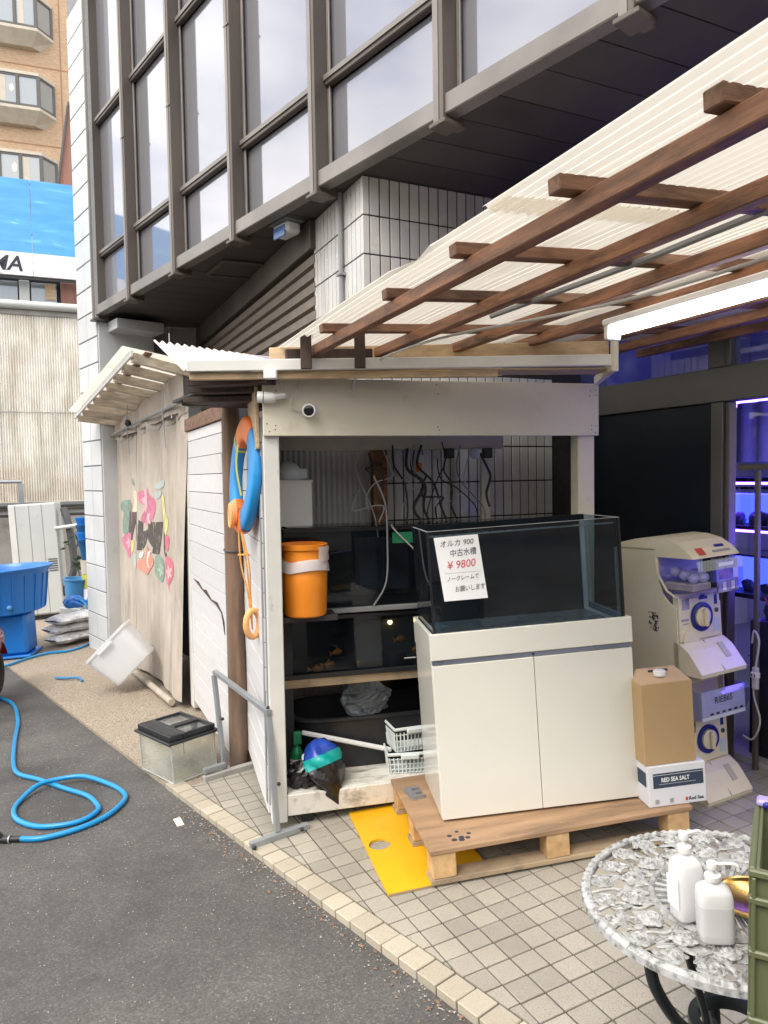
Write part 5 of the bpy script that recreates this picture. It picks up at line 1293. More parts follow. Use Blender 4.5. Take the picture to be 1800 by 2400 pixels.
mc.add('hood_label', MB().bar((.075, -.038, 1.268), (.075, -.068, 1.237), .045, .003, 0, (0, -1, 1)), G['redlabel'])
mc.add('hood_label', MB().bar((.225, -.028, 1.2745), (.225, -.040, 1.2650), .06, .003, 0, (0, -1, 1)), G['dialblue'])
mc.add('hood_label', MB().bar((.215, -.053, 1.252), (.215, -.061, 1.2435), .12, .003, 0, (0, -1, 1)), G['greytext'])
mc.box('side_sticker', -.0012, -.0004, .17, .235, .83, .93, pm('scribbled black mark', (.66, .60, .48), .5, .02, 3, dirt=((.03, .03, .03), .5, .53, 40)), 0)

# ================================================================== ROUND CAST TABLE
TX, TY, TZ = .812, 1.71, .665
TBM = Matrix.Translation((TX, TY, TZ)) @ TILT
tb = Thing('garden_table', 'round white cast metal garden table with rose pattern on black curved legs', 'table', M=TBM)
R0 = .335
def scal(q, r, a):
    if r > R0-.02: k = 1+.006*math.cos(a*84); return Vector((q.x*k, q.y*k, q.z+.0016*math.cos(a*84)))
    return q
tb.add('rim', MB().lathe([(R0-.022, .001), (R0-.02, .006), (R0-.010, .008), (R0, .001), (R0+.002, -.014), (R0-.006, -.020), (R0-.02, -.012), (R0-.022, .001)], 420, None, 1, 1, scal), G['castwhite'], smooth=True)
tb.add('hub', MB().lathe([(.052, .0), (.056, .008), (.070, .008), (.074, .0), (.070, -.006), (.054, -.006), (.052, .0)], 40), G['castwhite'], smooth=True)
tb.add('inner_ring', MB().lathe([(.158, .0), (.162, .008), (.172, .008), (.176, .0), (.17, -.006), (.16, -.006), (.158, 0)], 60), G['castwhite'], smooth=True)
spk = MB().box(.070, .162, -.0048, .0048, -.005, .005, .002).mesh('spoke'); spk.materials.append(G['castwhite'])
for k in range(38): tb.inst('spoke', spk, None, Matrix.Rotation(2*math.pi*k/38, 4, 'Z'))
hb = MB().box(.0, .054, -.006, .006, -.005, .004, .002).mesh('hub_spoke'); hb.materials.append(G['castwhite'])
for k in range(8): tb.inst('hub_spoke', hb, None, Matrix.Rotation(2*math.pi*k/8, 4, 'Z'))
def rose(seed):
    random.seed(seed); mb = MB()
    def wv_(q, r, a): return Vector((q.x, q.y, q.z*.62+.0022*math.sin(a*3+r*330)))
    mb.lathe([(.030, -.004), (.031, .002), (.026, .009), (.022, .005), (.018, .012), (.014, .008), (.010, .014), (.006, .010), (.0, .015)], 22, None, 1, 1, wv_)
    for k in range(5):
        a = 2*math.pi*k/5; mb.ell((.025*math.cos(a), .025*math.sin(a), .002), (.014, .011, .0035), 10, 6)
    return mb.mesh('rose', True)
roses = [rose(s) for s in range(3)]
for r in roses: r.materials.append(G['castwhite'])
def leafm():
    mb = MB(); mb.ell((0, 0, 0), (.021, .008, .0035), 10, 6); mb.box(-.019, .019, -.001, .001, .002, .0045); return mb.mesh('leaf', True)
lf = leafm(); lf.materials.append(G['castwhite'])
random.seed(5)
for k in range(15):
    a = 2*math.pi*k/15+.1
    tb.inst('rose', roses[k % 3], None, Matrix.Rotation(a, 4, 'Z') @ Matrix.Translation((.212, 0, 0)) @ Matrix.Rotation(k*1.3, 4, 'Z') @ Matrix.Diagonal((.9, .9, .9, 1)))
for k in range(22):
    a = 2*math.pi*k/22+.2
    tb.inst('rose', roses[(k+1) % 3], None, Matrix.Rotation(a, 4, 'Z') @ Matrix.Translation((.284, 0, -.001)) @ Matrix.Rotation(k*2.1, 4, 'Z') @ Matrix.Diagonal((.82, .82, .8, 1)))
for k in range(96):
    a = 2*math.pi*k/96; r = (.19, .248, .262, .30)[k % 4]
    tb.inst('leaf', lf, None, Matrix.Rotation(a+random.uniform(-.04, .04), 4, 'Z') @ Matrix.Translation((r, 0, 0)) @ Matrix.Rotation(random.uniform(0, 3.1), 4, 'Z') @ Matrix.Diagonal((1.1, 1.1, 1, 1)))
vine = MB()
for k in range(26):
    a = 2*math.pi*k/26
    vine.tube(spline([(.172*math.cos(a), .172*math.sin(a), -.003), (.215*math.cos(a+.07), .215*math.sin(a+.07), -.004), (.255*math.cos(a-.05), .255*math.sin(a-.05), -.004), (.315*math.cos(a+.05), .315*math.sin(a+.05), -.002)], 4), .0045, 6)
tb.add('vine_scrolls', vine, G['castgrey'], smooth=True)
tb.add('under_plate', MB().lathe([(.20, -.010), (.20, -.007), (.235, -.007), (.235, -.010), (.20, -.010)], 48), G['castgrey'])
for k in range(3):
    a = R_(213+k*120); c, s = math.cos(a), math.sin(a)
    def P(r, z, o=0): return (r*c-o*s, r*s+o*c, z)
    lg = tb.add('leg', MB().tube(spline([P(.29, -.02), P(.275, -.10), P(.20, -.22), P(.105, -.31), P(.085, -.36), P(.10, -.44), P(.16, -.52), P(.24, -.60), P(.285, -.640)]), .014, 10), G['iron'], smooth=True)
    tb.add('leg_scroll', MB().tube(spline([P(.20, -.02, .03), P(.17, -.11, .025), P(.13, -.22, .02), P(.10, -.31, .0)]), .0095, 8), G['iron'], lg, True)
    tb.add('leg_scroll', MB().tube(spline([P(.105, -.33), P(.06, -.40, .01), P(.075, -.48, .01), P(.14, -.53), P(.17, -.53)]), .009, 8), G['iron'], lg, True)
    tb.add('foot', MB().ell(P(.285, -.644), (.026, .026, .014), 12, 8), G['iron'], lg, True)
tb.add('collar', MB().lathe([(.075, -.335), (.098, -.33), (.10, -.318), (.098, -.305), (.075, -.30), (.07, -.318), (.075, -.335)], 36), G['iron'], smooth=True)
tb.add('stretcher', MB().lathe([(.1, -.440), (.108, -.447), (.1, -.454), (.092, -.447), (.1, -.440)], 36), G['iron'], smooth=True)
# bottles on the table
def bottle(label, x, y, ang, hgt, w, liquid):
    t = Thing('pump_bottle', label, 'bottle', M=TBM @ Matrix.Translation((x, y, .0162)) @ Matrix.Rotation(R_(ang), 4, 'Z'), group='pump bottles on the table')
    def sq(u, v):
        prof = [(0, 0), (.92, 0), (1.0, .03), (1.0, .62), (.92, .72), (.60, .80), (.42, .83), (.40, .86), (.40, .90)]
        i = min(int(v*8), 7); f = v*8-i; r = prof[i][0]*(1-f)+prof[i+1][0]*f; z = prof[i][1]*(1-f)+prof[i+1][1]*f
        a = 2*math.pi*u; c, s = math.cos(a), math.sin(a); e = .45 if z < .8 else .9
        return (w*r*abs(c)**e*(1 if c >= 0 else -1), w*.8*r*abs(s)**e*(1 if s >= 0 else -1), hgt*z)
    t.add('body', MB().grid(sq, 40, 24), G['bottle'], smooth=True)
    if liquid: t.add('liquid_level', MB().grid(lambda u, v: tuple(Vector(sq(u, .02+.335*v))*1.004), 40, 4), pm('milky liquid', (.60, .595, .60), .3, .03, 3), smooth=True)
    t.add('collar', MB().lathe([(w*.44, hgt*.86), (w*.46, hgt*.87), (w*.46, hgt*.94), (w*.3, hgt*.95)], 24), G['white'], smooth=True)
    t.add('stem', MB().lathe([(w*.13, hgt*.94), (w*.13, hgt*1.04)], 12), G['white'], smooth=True)
    t.add('pump_head', MB().lathe([(w*.30, hgt*1.03), (w*.34, hgt*1.05), (w*.30, hgt*1.12), (w*.1, hgt*1.14), (0, hgt*1.14)], 20), G['white'], smooth=True)
    t.add('spout', MB().tube(spline([(w*.1, 0, hgt*1.09), (w*1.0, 0, hgt*1.10), (w*1.35, 0, hgt*1.07), (w*1.45, 0, hgt*1.0)]), w*.1, 8), G['white'], smooth=True)
    return t
b1 = bottle('taller white pump bottle standing behind on the cast table', -.125, -.085, 15, .175, .034, False)
b1.add('label_wrap', MB().box(-.0365, -.0355, -.02, .02, .03, .10), G['paper'])
bottle('front square pump bottle half full of clear liquid on the cast table', -.098, -.168, -10, .150, .037, True)
t = Thing('gold_dish', 'shallow gold rimmed dish on the cast table beside the crate', 'dish', M=TBM @ Matrix.Translation((.035, -.07, .0165)))
t.add('bowl', MB().lathe([(.0, .002), (.05, .002), (.075, .012), (.082, .02), (.08, .021), (.05, .006), (0, .005)], 36), G['gold'], smooth=True)
t.add('rim', MB().tube([(.082*math.cos(a), .082*math.sin(a), .022) for a in [i*math.pi/20 for i in range(40)]], .006, 8, True), G['gold'], smooth=True)
# crate on a black box
CRM = Matrix.Translation((.645, 1.262, 0)) @ Matrix.Rotation(R_(-29), 4, 'Z')
stn = Thing('black_crate', 'black plastic box under the olive crate', 'crate', M=CRM)
stn.box('shell', .025, .40, .01, .30, gz(.8, 1.3), .699, G['black'], .01)
for k in range(4): stn.box('rib', .06+k*.09, .075+k*.09, .002, .0095, .1, .68, G['black'], .002)
cr = Thing('olive_crate', 'olive green ribbed plastic crate at the edge of the cast table', 'crate', M=CRM @ Matrix.Translation((0, 0, .70)))
CWx, CDy, CHh = .44, .30, .285
cr.box('base', .012, CWx-.012, .012, CDy-.012, 0, .008, G['olive'], .002)
cr.box('wall', .008, CWx-.008, .010, .016, .0085, CHh, G['olive'], .001); cr.box('wall', .008, CWx-.008, CDy-.016, CDy-.01, .0085, CHh, G['olive'], .001)
cr.box('wall', .008, .014, .0165, CDy-.0165, .0085, CHh, G['olive'], .001); cr.box('wall', CWx-.014, CWx-.008, .0165, CDy-.0165, .0085, CHh, G['olive'], .001)
for z in (.0, .125, CHh-.062, CHh-.012):
    cr.add('band', MB().box(-.004, CWx+.004, -.002, .0095, z, z+.014, .003).box(-.004, .0075, .0096, CDy, z, z+.014, .003), G['olive'])
for k in range(9):
    x = .0+k*.05; cr.box('rib', x+.001, x+.009, -.0015, .0094, .0145, CHh-.0125, G['olive'], .002)
for k in range(5): cr.box('rib', -.0035, .0074, .012+k*.055, .02+k*.055, .0145, CHh-.0125, G['olive'], .002)
cr.box('rim', .0, CWx, CDy-.022, CDy+.012, CHh+.0005, CHh+.016, G['lav'], .005)  # violet colour paints the shop LED light onto this far rim
cr.add('hinge_pin', MB().ell((.02, CDy-.024, CHh+.008), (.008, .006, .008), 10, 6), G['dialblue'], smooth=True)

# ================================================================== LEFT SIDE THINGS
# hose on the asphalt
HP = [(-4.2, 6.9), (-3.75, 6.68), (-3.35, 6.37), (-3.02, 5.84), (-2.76, 5.28), (-2.54, 4.83), (-2.4, 4.62), (-2.2, 4.49), (-1.98, 4.33), (-1.79, 4.2), (-1.69, 4.09), (-1.63, 3.98), (-1.66, 3.87), (-1.75, 3.82), (-1.89, 3.82), (-2.04, 3.91), (-2.13, 4.03), (-2.17, 4.17), (-2.14, 4.34), (-2.04, 4.42), (-1.89, 4.43), (-1.69, 4.33), (-1.56, 4.19), (-1.52, 4.07), (-1.55, 3.89), (-1.65, 3.76), (-1.8, 3.68), (-1.92, 3.69)]
zz = [0]*len(HP)
pts = []
for k, (x, y) in enumerate(HP):
    lift = .024 if 18 <= k <= 20 else 0
    pts.append((x, y, gz(x, y)-.0165+lift))
t = Thing('garden_hose', 'bright blue hose looped on the asphalt with a black nozzle', 'hose')
t.add('tube', MB().tube(spline(pts, 8), .0145, 10), G['hose'], smooth=True)
e = Vector(pts[-1]); d = Vector((-1, .04, -.05)).normalized()
t.add('nozzle', MB().tube([e, e+d*.05, e+d*.055, e+d*.09, e+d*.095, e+d*.17], [.016, .016, .021, .021, .015, .017], 12), G['black'], smooth=True)
t.add('ferrule', MB().tube([e+d*.052, e+d*.06], .0225, 12), G['steel'], smooth=True)
t.add('trigger', MB().tube(spline([e+d*.10+Vector((0, 0, .015)), e+d*.13+Vector((0, -.01, .05)), e+d*.2+Vector((0, -.02, .06))]), .012, 8), G['black'], smooth=True)
hp = [(-4.30, 7.6), (-4.14, 7.78), (-4.06, 8.08), (-3.93, 8.31), (-3.72, 8.36), (-3.62, 8.55), (-3.60, 8.8), (-3.68, 9.0)]
wire('blue hose curling over the gravel past the sack pile', [(x, y, gz(x, y)+.006) for x, y in hp]+[(-3.8, 9.15, .10), (-3.95, 9.3, .16), (-3.98, 9.6, .10), (-3.95, 9.75, .3)], .014, 'hose', 'garden_hose')
wire('short cut end of blue hose lying on the gravel', [(-3.28, 7.10, gz(-3.28, 7.1)+.002), (-3.15, 7.02, gz(-3.15, 7.02)+.012), (-3.02, 7.0, gz(-3.0, 7.0)+.012), (-2.93, 6.9, gz(-2.93, 6.9)+.002)], .013, 'tublight', 'hose_offcut')
solo('paper_scrap', 'pale paper scrap lying on the asphalt near the kerb', 'scrap', MB().box(-.018, .018, -.05, .05, 0, .003), pm('pale yellow paper', (.80, .76, .58), .7, .05, 9), M=frame((-1.125, 3.79), 0, True, -.0315) @ Matrix.Rotation(R_(28), 4, 'Z'))
# steel frame stand against the shed
t = Thing('steel_stand', 'grey steel tube stand leaning by the shed side wall', 'stand')
def gp(x, y, z): return Vector((x, y, gz(x, y)+z))
t.add('base_bar', MB().bar(gp(-.665, 3.385, .016), gp(-.405, 3.552, .016), .030, .030, .002), G['steel'])
t.add('base_bar', MB().bar(gp(-1.10, 4.245, .060), gp(-.99, 4.33, .060), .030, .03, .002), G['steel'])
A_, B_ = gp(-.548, 3.475, .0315), Vector((-.590, 3.545, .53)); C_, D_ = gp(-1.0, 4.36, .0), Vector((-1.065, 4.42, .49))
t.add('upright', MB().bar(A_, B_, .026, .026, .002), G['steel']); t.add('upright', MB().bar(C_, D_, .026, .026, .002), G['steel'])
t.add('top_bar', MB().bar(B_+Vector((.008, -.02, .013)), D_+Vector((0, .02, .013)), .028, .026, .002), G['steel'])
for p in (B_+Vector((.0, .0, .03)), A_*.6+B_*.4+Vector((.025, 0, 0)), C_*.45+D_*.55+Vector((.025, -.01, 0)), gp(-.43, 3.525, .02)+Vector((.0, -.022, 0)), gp(-.64, 3.385, .014)+Vector((.0, -.022, 0))):
    t.add('knob', MB().ell(p, (.010, .010, .010), 10, 6), G['black'], smooth=True)
# clear insect tank with a black lid
CT = frame((-1.275, 4.20), 44, True, -.0)
t = Thing('plastic_terrarium', 'clear plastic terrarium with a black slotted lid on the ground', 'terrarium', M=CT)
cl = thin_glass('clear acrylic', (.95, .96, .94), .02, .03, .15, (.80, .82, .76))
X1, Y1, H1 = .33, .45, .235
t.box('wall', .02, X1-.02, .018, .022, .004, H1, cl, 0); t.box('wall', .02, X1-.02, Y1-.022, Y1-.018, .004, H1, cl, 0)
t.box('wall', .018, .022, .0225, Y1-.0225, .004, H1, cl, 0); t.box('wall', X1-.022, X1-.018, .0225, Y1-.0225, .004, H1, cl, 0)
t.box('floor', .018, X1-.018, .018, Y1-.018, 0, .0038, cl, 0)
ld = MB().box(-.006, X1+.006, -.006, Y1+.006, H1+.0005, H1+.018, .005)
t.add('lid_rim', ld, G['black'])
for ex_, ey_ in ((.02, .02), (X1-.02, .02), (.02, Y1-.02), (X1-.02, Y1-.02)): t.box('corner_edge', ex_-.003, ex_+.003, ey_-.003, ey_+.003, .004, H1, G['edgeglass'], 0)
for a0, a1, b0, b1 in ((.02, X1-.02, .016, .019), (.016, .019, .02, Y1-.02)): t.box('bottom_edge', a0, a1, b0, b1, .0, .006, G['edgeglass'], 0)
for (x0, x1, y0, y1) in ((.012, .10, .012, Y1-.012), (.10, .125, .012, Y1-.012), (X1-.03, X1-.012, .012, Y1-.012), (.125, X1-.03, .012, .03), (.125, X1-.03, Y1-.03, Y1-.012), (.125, X1-.03, .18, .235)):
    t.box('lid_top', x0+.0003, x1-.0003, y0+.0003, y1-.0003, H1+.0185, H1+.052, G['black'], .004)
for k in range(16): t.box('lid_slot', .03, .095, .04+k*.021, .048+k*.021, H1+.0523, H1+.0533, G['pipe'], 0)
lw = thin_glass('lid window', (.8, .82, .8), .12, .05, .25, (.6, .62, .6))
t.box('lid_window', .126, X1-.031, .031, .179, H1+.035, H1+.038, lw, 0); t.box('lid_window', .126, X1-.031, .236, Y1-.031, H1+.035, H1+.038, lw, 0)
# white storage box tipped against the curtain
BM = frame((-2.40, 6.30), 0, True) @ Matrix.Translation((.0, .0, .03)) @ Matrix.Rotation(R_(8), 4, 'Z') @ Matrix.Rotation(R_(-42), 4, 'Y') @ Matrix.Scale(1.18, 4)
t = Thing('storage_box', 'milky white storage box tipped over beside the curtain', 'box', M=BM)
def tubf(u, v):
    prof = [(0, 0), (.80, 0), (.88, .012), (.91, .05), (1.0, .28), (1.0, .285), (1.06, .287), (1.06, .305), (1.04, .306), (.985, .29), (.87, .03), (0, .018)]
    n_ = len(prof)-1; i = min(int(v*n_), n_-1); f = v*n_-i; r = prof[i][0]*(1-f)+prof[i+1][0]*f; z = prof[i][1]*(1-f)+prof[i+1][1]*f
    a = 2*math.pi*u; c, s_ = math.cos(a), math.sin(a); e = .38
    return (.20+.195*r*abs(c)**e*(1 if c >= 0 else -1), .15+.155*r*abs(s_)**e*(1 if s_ >= 0 else -1), z)
t.add('shell', MB().grid(tubf, 56, 22), G['milky'], smooth=True)
t.box('handle', .13, .27, -.03, -.012, .262, .284, G['milky'], .006)
BM2 = BM.copy()
# blue tub on its stand
t = Thing('tub_stand', 'dark blue plastic stand under the big tub', 'stand', (-4.33, 8.38), 10, True)
t.add('column', MB().box(-.20, .20, -.20, .20, .03, .50, .03), G['tub']); t.box('base', -.24, .24, -.24, .24, .0, .029, G['tub'], .01)
t = Thing('blue_tub', 'big blue plastic tub raised on a blue stand', 'tub', (-4.50, 8.42), 0, True)
t.add('shell', MB().lathe([(0, .502), (.46, .502), (.50, .52), (.56, .94), (.60, 1.0), (.625, 1.005), (.625, 1.02), (.56, 1.02), (.53, .98), (.47, .54), (0, .53)], 48), G['tub'], smooth=True)
for k in range(24):
    a = 2*math.pi*k/24; t.add('rib', MB().bar((.505*math.cos(a), .505*math.sin(a), .53), (.562*math.cos(a), .562*math.sin(a), .93), .012, .012), G['tub'])
t.add('drain_plug', MB().ell((.34, -.40, .60), (.03, .03, .03), 12, 8), G['tublight'], smooth=True)
# enamel cabinet
t = Thing('enamel_cabinet', 'pale grey enamel outdoor cabinet behind the blue tub', 'cabinet', (-5.55, 10.85), 12, True)
t.box('carcass', 0, .66, .03, .40, .06, 1.76, G['acgrey'], .01)
for k, (a, b) in enumerate(((.10, .285), (.29, .465), (.47, .655))): t.box('panel', a, b, .012, .0295, .08, 1.74, G['acgrey'], .006)
t.box('side_rail', .0, .09, .008, .0295, .07, 1.75, G['whitepaint'], .006)
for k in range(6): t.box('louvre', .50, .63, .004, .0115, .72+k*.035, .735+k*.035, G['pipe'], .002)
t.box('foot', .02, .64, .06, .38, 0, .059, G['dark'], 0)
# sacks
random.seed(21)
for k, (lab, dx, dy, a) in enumerate((('bottom clear sack of gravel in the pile near the curtain', 0, 0, 5), ('middle clear sack of gravel in the pile near the curtain', -.03, .03, -4), ('top sack of gravel in the pile with a white printed side', .02, .02, 8))):
    M = frame((-3.86+dx, 9.0+dy), 50+a, True, .012+.115*k)
    t = Thing('gravel_sack', lab, 'sack', M=M, group='sacks of gravel')
    def sk(u, v):
        x = -.36+.72*u; b = 2*math.pi*v; e = (1-(2*u-1)**8)**.5 if abs(2*u-1) < 1 else 0
        return (x, .20*math.cos(b)*(.75+.25*e)*(1+.06*math.sin(x*22+k)), .062+.058*math.sin(b)*max(.15, e)*(1+.15*math.sin(x*17+b*3+k)))
    t.add('sack_body', MB().grid(sk, 24, 16), G['bagplastic'], smooth=True)
    if k == 2: t.add('printed_side', MB().grid(lambda u, v: Vector(sk(.2+.6*u, .55+.3*v+.2)), 8, 4), G['paper'], smooth=True) if 0 else None
    t.box('end_seam', .355, .385, -.12, .12, .055, .065, G['bagplastic'], .003)
# stacked blue pots and bucket by the pilaster
t = Thing('pot_stack', 'stack of dark blue pots standing on pale tins beside the white pilaster', 'pots', (-3.95, 9.75), 0, True)
for k in range(4): t.add('pot', MB().lathe([(.085, .95+.10*k), (.10, 1.10+.10*k), (.125, 1.19+.10*k), (.13, 1.20+.10*k), (.13, 1.225+.10*k), (.12, 1.225+.10*k)], 24), G['tub'] if k % 2 else pm('navy pot', (.012, .09, .22), .35, .1, 4), smooth=True)
for k, m in enumerate(('tublight', 'bayscreed', 'paper', 'limeband', 'bayscreed')): t.add('tin', MB().lathe([(.0, .0+.19*k), (.105, .0+.19*k), (.105, .185+.19*k), (0, .185+.19*k)], 24), G[m], smooth=True)
t = Thing('blue_bucket', 'tilted pale blue bucket by the white pilaster', 'bucket', M=frame((-4.18, 9.72), 0, True, .33) @ Matrix.Rotation(R_(8), 4, 'Y'))
t.add('shell', MB().lathe([(0, 0), (.10, 0), (.15, .36), (.165, .365), (.165, .385), (.145, .385), (.095, .02), (0, .02)], 28), G['tublight'], smooth=True)
t.box('crate_under', -.14, .14, -.14, .14, -.33, -.002, G['acgrey'], .01)
t = Thing('blue_glove', 'blue rubber glove flopped on top of the sack pile', 'glove', M=frame((-3.98, 9.25), 40, True, .385))
t.add('palm', crumple((0, 0, .07), (.12, .08, .075), 20, 14, .35, 4), G['tub'], smooth=True)
for k in range(4): t.add('finger', MB().tube(spline([(.05, -.06+.04*k, .08), (.13, -.07+.045*k, .06), (.18, -.08+.05*k, .0)]), [.022]*8+[.018]*8+[.01], 8), G['tub'], smooth=True)
t.add('thumb', MB().tube(spline([(-.05, -.07, .08), (-.02, -.13, .07), (.05, -.16, .03)]), .02, 8), G['tub'], smooth=True)
# sapling against the wall
t = Thing('wall_sapling', 'dark leafy sapling growing beside the grey cabinet', 'plant', (-4.62, 10.95), 0, True)
random.seed(31)
t.add('stem', MB().tube(spline([(0, 0, 0), (.05, 0, .4), (-.02, 0, .9), (.06, .0, 1.2)]), .012, 6), G['pipe'], smooth=True)
for k in range(46):
    z = random.choice((.38, .45, .75, .82, 1.1, 1.2)); a = random.uniform(0, 6.3); L = random.uniform(.1, .17)
    c = Vector((random.uniform(-.12, .16), random.uniform(-.1, .02), z+random.uniform(-.05, .05))); d = Vector((math.cos(a), .3*math.sin(a), random.uniform(-.3, .9))).normalized(); s = d.cross(Vector((0, 1, .2))).normalized()*.018
    t.add('leaf', MB().face([c, c+d*L*.5+s, c+d*L, c+d*L*.5-s]), G['leaf'])
t = Thing('waste_pipe', 'thick dark pipe bending down behind the grey cabinet', 'pipe')
t.add('run', MB().tube(spline([(-4.93, 11.15, 1.28), (-4.86, 11.12, 1.1), (-4.80, 11.1, .75), (-4.78, 11.1, .35), (-4.95, 11.1, -.05)]), .055, 10), G['pipe'], smooth=True)
for z in (1.22, 1.35, 1.30): pass
for k, (z, lab) in enumerate(((1.30, 'upper dark pipe running along the concrete base wall'), (1.16, 'lower dark pipe running along the concrete base wall'))):
    solo('wall_pipe', lab, 'pipe', MB().tube([(-7.2, 11.35-.01*k, z), (-3.6, 12.5, z+.02)], .045, 8), G['pipe'], smooth=True)
solo('pvc_pipe', 'light grey pipe sloping down behind the enamel cabinet', 'pipe', MB().tube([(-5.0, 11.0, .98), (-3.9, 11.1, 1.12)], .03, 8), G['acgrey'], smooth=True)
t = Thing('hand_rail', 'grey steel handrail in front of the rusty sheet wall', 'rail', (-6.55, 11.55), 20)
t.add('top_bar', MB().tube([(0, 0, 1.70), (.72, 0, 1.70)], .03, 8), G['steel'], smooth=True); t.add('post', MB().box(.66, .74, -.03, .03, 1.30, 1.67, .006), G['steel'])
t.add('post', MB().box(-.6, -.54, -.03, .03, 1.30, 1.67, .006), G['steel'])
# scooter at the picture edge
t = Thing('red_scooter', 'dark red motor scooter parked at the picture edge', 'scooter', (-3.60, 6.55), 100, True)
t.add('tyre', MB().tube([(.20*math.cos(a), 0, .22+.20*math.sin(a)) for a in [i*math.pi/14 for i in range(28)]], .045, 10, True), G['tyre'], smooth=True)
t.add('rim', MB().lathe([(.02, -.03), (.15, -.02), (.16, 0), (.15, .02), (.02, .03)], 24, Matrix.Translation((0, 0, .22)) @ Matrix.Rotation(R_(90), 4, 'X')), G['steel'], smooth=True)
t.add('fender', MB().grid(lambda u, v: ((.27)*math.cos(R_(20+170*u)), -.07+.14*v, .24+.27*math.sin(R_(20+170*u))), 16, 4), G['scooter'], smooth=True)
t.add('body', MB().ell((-.1, .09, .48), (.62, .17, .22), 24, 14), G['scooter'], smooth=True)
t.add('seat', MB().ell((-.1, .09, .70), (.38, .13, .07), 20, 10), G['black'], smooth=True)
t.add('tyre', MB().tube([(-1.15+.20*math.cos(a), .09, .22+.20*math.sin(a)) for a in [i*math.pi/14 for i in range(28)]], .045, 10, True), G['tyre'], smooth=True)
t.add('front_shield', MB().ell((-.95, .09, .62), (.08, .2, .38), 18, 12, Matrix.Rotation(-.25, 4, 'Y')), G['scooter'], smooth=True)
t.add('handlebar', MB().tube([(-.92, -.22, 1.02), (-.92, .40, 1.02)], .018, 8), G['black'], smooth=True)
# soffit siren
t = Thing('alarm_beacon', 'blue and white alarm beacon under the dark soffit', 'beacon', (-.66, 5.26, 3.50), -51)
t.box('case', -.10, .10, -.06, .06, -.085, .0, G['white'], .02); t.box('lens', -.075, .075, -.068, -.055, -.11, -.03, pm('blue lens', (.06, .16, .45), .2, .1, 4), .012)
t.box('base_plate', -.12, .12, -.075, .075, .0, .003, G['steel'], 0)

# ================================================================== NEIGHBOURS
RB = Matrix.Translation((-6.4, 12.0, 0)) @ Matrix.Rotation(R_(23), 4, 'Z')
nb = Thing('sheet_metal_building', 'low building clad in rust stained corrugated sheet', 'building', M=RB)
nb.box('base_wall', -3.2, 4.2, .05, .4, -.8, 1.36, G['concrete'], .01)
for k in range(7):
    x0 = -3.0+k*1.02
    n = 27
    nb.add('wall_sheet', MB().grid(lambda u, v, x0=x0, k=k: (x0+1.06*u, .02+.006*(k % 2)+.014*math.sin(u*n*2*math.pi), 1.33+3.13*v), n*6, 1), G['rustsheet'], smooth=True)
for z in (2.2, 2.85, 3.6): nb.box('wall_seam', -3, 4.1, .008, .0095, z, z+.012, G['concrete'], 0) if z == 2.85 else None
nb.box('base_flashing', -3.2, 4.2, -.03, .045, 1.24, 1.36, G['concrete'], .01)
nb.add('gutter', MB().tube([(-3.2, -.04, 4.62), (4.2, -.04, 4.62)], .07, 10), G['acgrey'], smooth=True)
nb.box('eaves', -3.2, 4.2, .0, .3, 4.46, 4.70, G['concrete'], .01)
nb.box('upper_wall', -3.2, 4.2, .35, .6, 4.70, 5.2, G['dark'], 0)
for a, b in ((-1.6, -.1), (.0, .42)): nb.box('upper_window', a, b, .30, .345, 4.74, 5.08, G['aptpane'], .004)
nb.box('upper_post', .44, .60, .26, .34, 4.70, 5.10, G['acgrey'], .01)
nb.box('upper_window', .62, 1.02, .30, .345, 4.76, 5.08, G['aptpane'], .004); nb.box('window_blind', .84, 1.0, .28, .295, 4.80, 5.08, G['tan'], 0)
nb.box('column', 1.08, 1.42, .26, .5, 4.70, 5.12, G['redbrown'], .02)
nb.box('service_box', 1.5, 1.7, .2, .34, 4.7, 5.12, G['pipe'], .01)
sg = Thing('billboard', 'sky blue and white billboard lettered MA above the rusty sheet wall', 'billboard', M=RB @ Matrix.Translation((0, 0, 0)))
for k in range(6):
    x0 = -4.32+k*1.0
    p = sg.box('panel', x0+.004, x0+.996, -.05, .0, 5.472, 6.66, G['signblue'], 0)
    sg.box('white_band', x0+.004, x0+.996, -.05, .0, 5.13, 5.4185, G['signwhite'], 0, p) if 0 else sg.box('white_band', x0+.004, x0+.996, -.05, .0, 5.10, 5.4715, G['signwhite'], 0)
me = text_mesh('YOKOHAMA', .34, .002, .22, 'RIGHT', .006); sg.inst('lettering', me, G['ink'], upright(.52, -.053, 5.17))
sg.box('frame', -4.4, 1.75, .002, .06, 5.06, 5.095, G['pipe'], 0)
for k in range(9): sg.box('bolt', -4.3+k*.75, -4.29+k*.75, -.055, -.0505, 5.11, 5.13, G['steel'], 0)
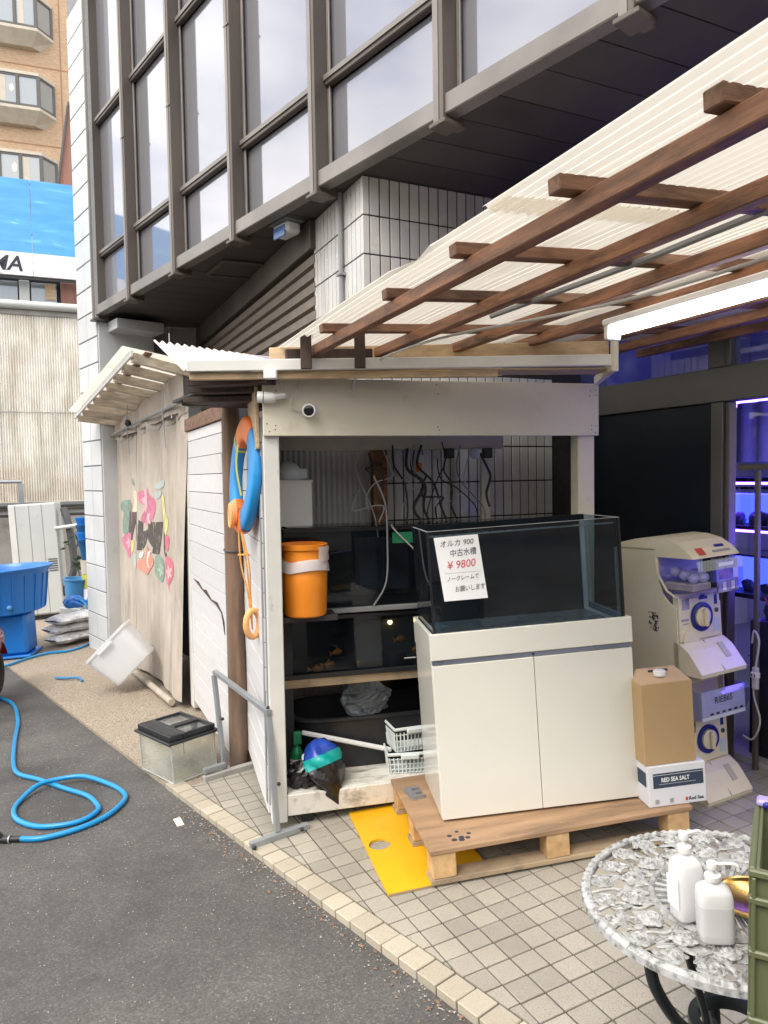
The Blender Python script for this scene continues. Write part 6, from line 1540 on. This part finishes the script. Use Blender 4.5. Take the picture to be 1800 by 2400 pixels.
# apartment tower
AM = Matrix.Translation((-14.3, 27, 0)) @ Matrix.Rotation(R_(20), 4, 'Z')
ap = Thing('apartment_block', 'tan brick apartment tower with grey bay windows', 'building', M=AM)
ap.box('wall', -9, 14, .0, 8, -1, 26, G['brick'], 0)
for z in (11.4, 14.15, 16.98, 19.8): ap.box('joint_line', -9, 14, -.008, -.001, z, z+.05, G['brickline'], 0)
ap.box('joint_line', 2.62, 2.67, -.008, -.001, 0, 26, G['brickline'], 0)
def bay(z, lit, x0=-.6, x1=2.35):
    d = .55; q = [(x0, 0), (x0+.45, -d), (x1-.45, -d), (x1, 0)]
    def off(o): return [(x0-o, 0), (x0+.45-o*.5, -d-o), (x1-.45+o*.5, -d-o), (x1+o, 0)]
    b = ap.add('bay_window', MB().prism(q, z+.52, z+1.62), G['dark'])
    # tapered ledge below and hood above
    mb = MB(); lo = [(x0+.35, -.002), (x0+.65, -.25), (x1-.65, -.25), (x1-.35, -.002)]; hi = off(.08)
    mb.v = [(x, y, z) for x, y in lo]+[(x, y, z+.40) for x, y in hi]+[(x, y, z+.50) for x, y in hi]
    mb.f = [(3, 2, 1, 0), (8, 9, 10, 11)]+[(i, i+1, i+5, i+4) for i in range(3)]+[(4+i, 5+i, 9+i, 8+i) for i in range(3)]
    ap.add('bay_ledge', mb, G['bayscreed'], b)
    mb = MB().prism(off(.06), z+1.63, z+1.74); ap.add('bay_hood', mb, G['bayscreed'], b)
    def face(a, c, n):
        a = Vector(a); c = Vector(c); dd = (c-a).normalized(); nn = Vector((dd.y, -dd.x)); L = (c-a).length
        for k in range(n):
            p = a+dd*(L*k/n+.06)+nn*.012; q_ = a+dd*(L*(k+1)/n-.06)+nn*.012
            ap.add('bay_pane', MB().face([(p.x, p.y, z+.60), (q_.x, q_.y, z+.60), (q_.x, q_.y, z+1.56), (p.x, p.y, z+1.56)]), G['aptpane'], b)
            if n > 1:
                r_ = a+dd*(L*k/n+.10)+nn*.016; s_ = a+dd*(L*k/n+L/n*.42)+nn*.016
                ap.add('blind', MB().face([(r_.x, r_.y, z+.62), (s_.x, s_.y, z+.62), (s_.x, s_.y, z+1.54), (r_.x, r_.y, z+1.54)]), G['bayscreed'], b) if (k+int(z)) % 2 else None
        for k in range(n+1):
            p = a+dd*(L*k/n)+nn*.02
            ap.add('bay_frame', MB().box(p.x-.05, p.x+.05, p.y-.03, p.y+.03, z+.52, z+1.62), G['bayframe'], b)
        ap.add('bay_frame', MB().bar((a.x, a.y, z+.565), (c.x, c.y, z+.565), .07, .08), G['bayframe'], b); ap.add('bay_frame', MB().bar((a.x, a.y, z+1.59), (c.x, c.y, z+1.59), .07, .07), G['bayframe'], b)
    face(q[0], q[1], 1); face(q[1], q[2], 3); face(q[2], q[3], 1)
    if lit: ap.add('lit_lamp', MB().ell((x0+1.62, -d-.03, z+1.12), (.05, .02, .10 if lit == 1 else .14), 10, 8), G['lampwarm'], b, True)
for z, l in ((17.55, 0), (14.74, 1), (11.93, 2), (20.4, 0), (9.1, 0)): bay(z, l)
t = Thing('brown_stair_tower', 'narrow red brown clad stair tower behind the billboard', 'building', M=Matrix.Translation((-10., 20., 0)) @ Matrix.Rotation(R_(20), 4, 'Z'))
t.add('cladding', MB().prism([(1.15, -1), (2.6, -1), (2.6, 12.0), (1.56, 12.0), (1.18, 9.4)], 0, 1.5, Matrix(((1, 0, 0, 0), (0, 0, 1, 0), (0, 1, 0, 0), (0, 0, 0, 1)))), G['redbrown'])
t.box('cap', 1.54, 2.6, -.04, 1.5, 12.0, 12.12, G['bayframe'], .01)
t.add('edge_trim', MB().bar((1.17, -.03, 9.4), (1.55, -.03, 12.0), .06, .05), G['pipe'])

ob = Thing('added_reflection_building', 'plain brown building added behind the camera for the glass to reflect', 'building', (0, -16, 0), 0)  # unseen building, added so the glass reflects something darker than sky
ob.box('wall', -30, 30, -6, 0, -2, 8.5, G['shutter'], 0)
for r in range(2):
    for k in range(14): ob.box('window', -28+k*4, -26+k*4, .002, .05, 1.2+r*3.4, 2.9+r*3.4, G['aptpane'], 0)
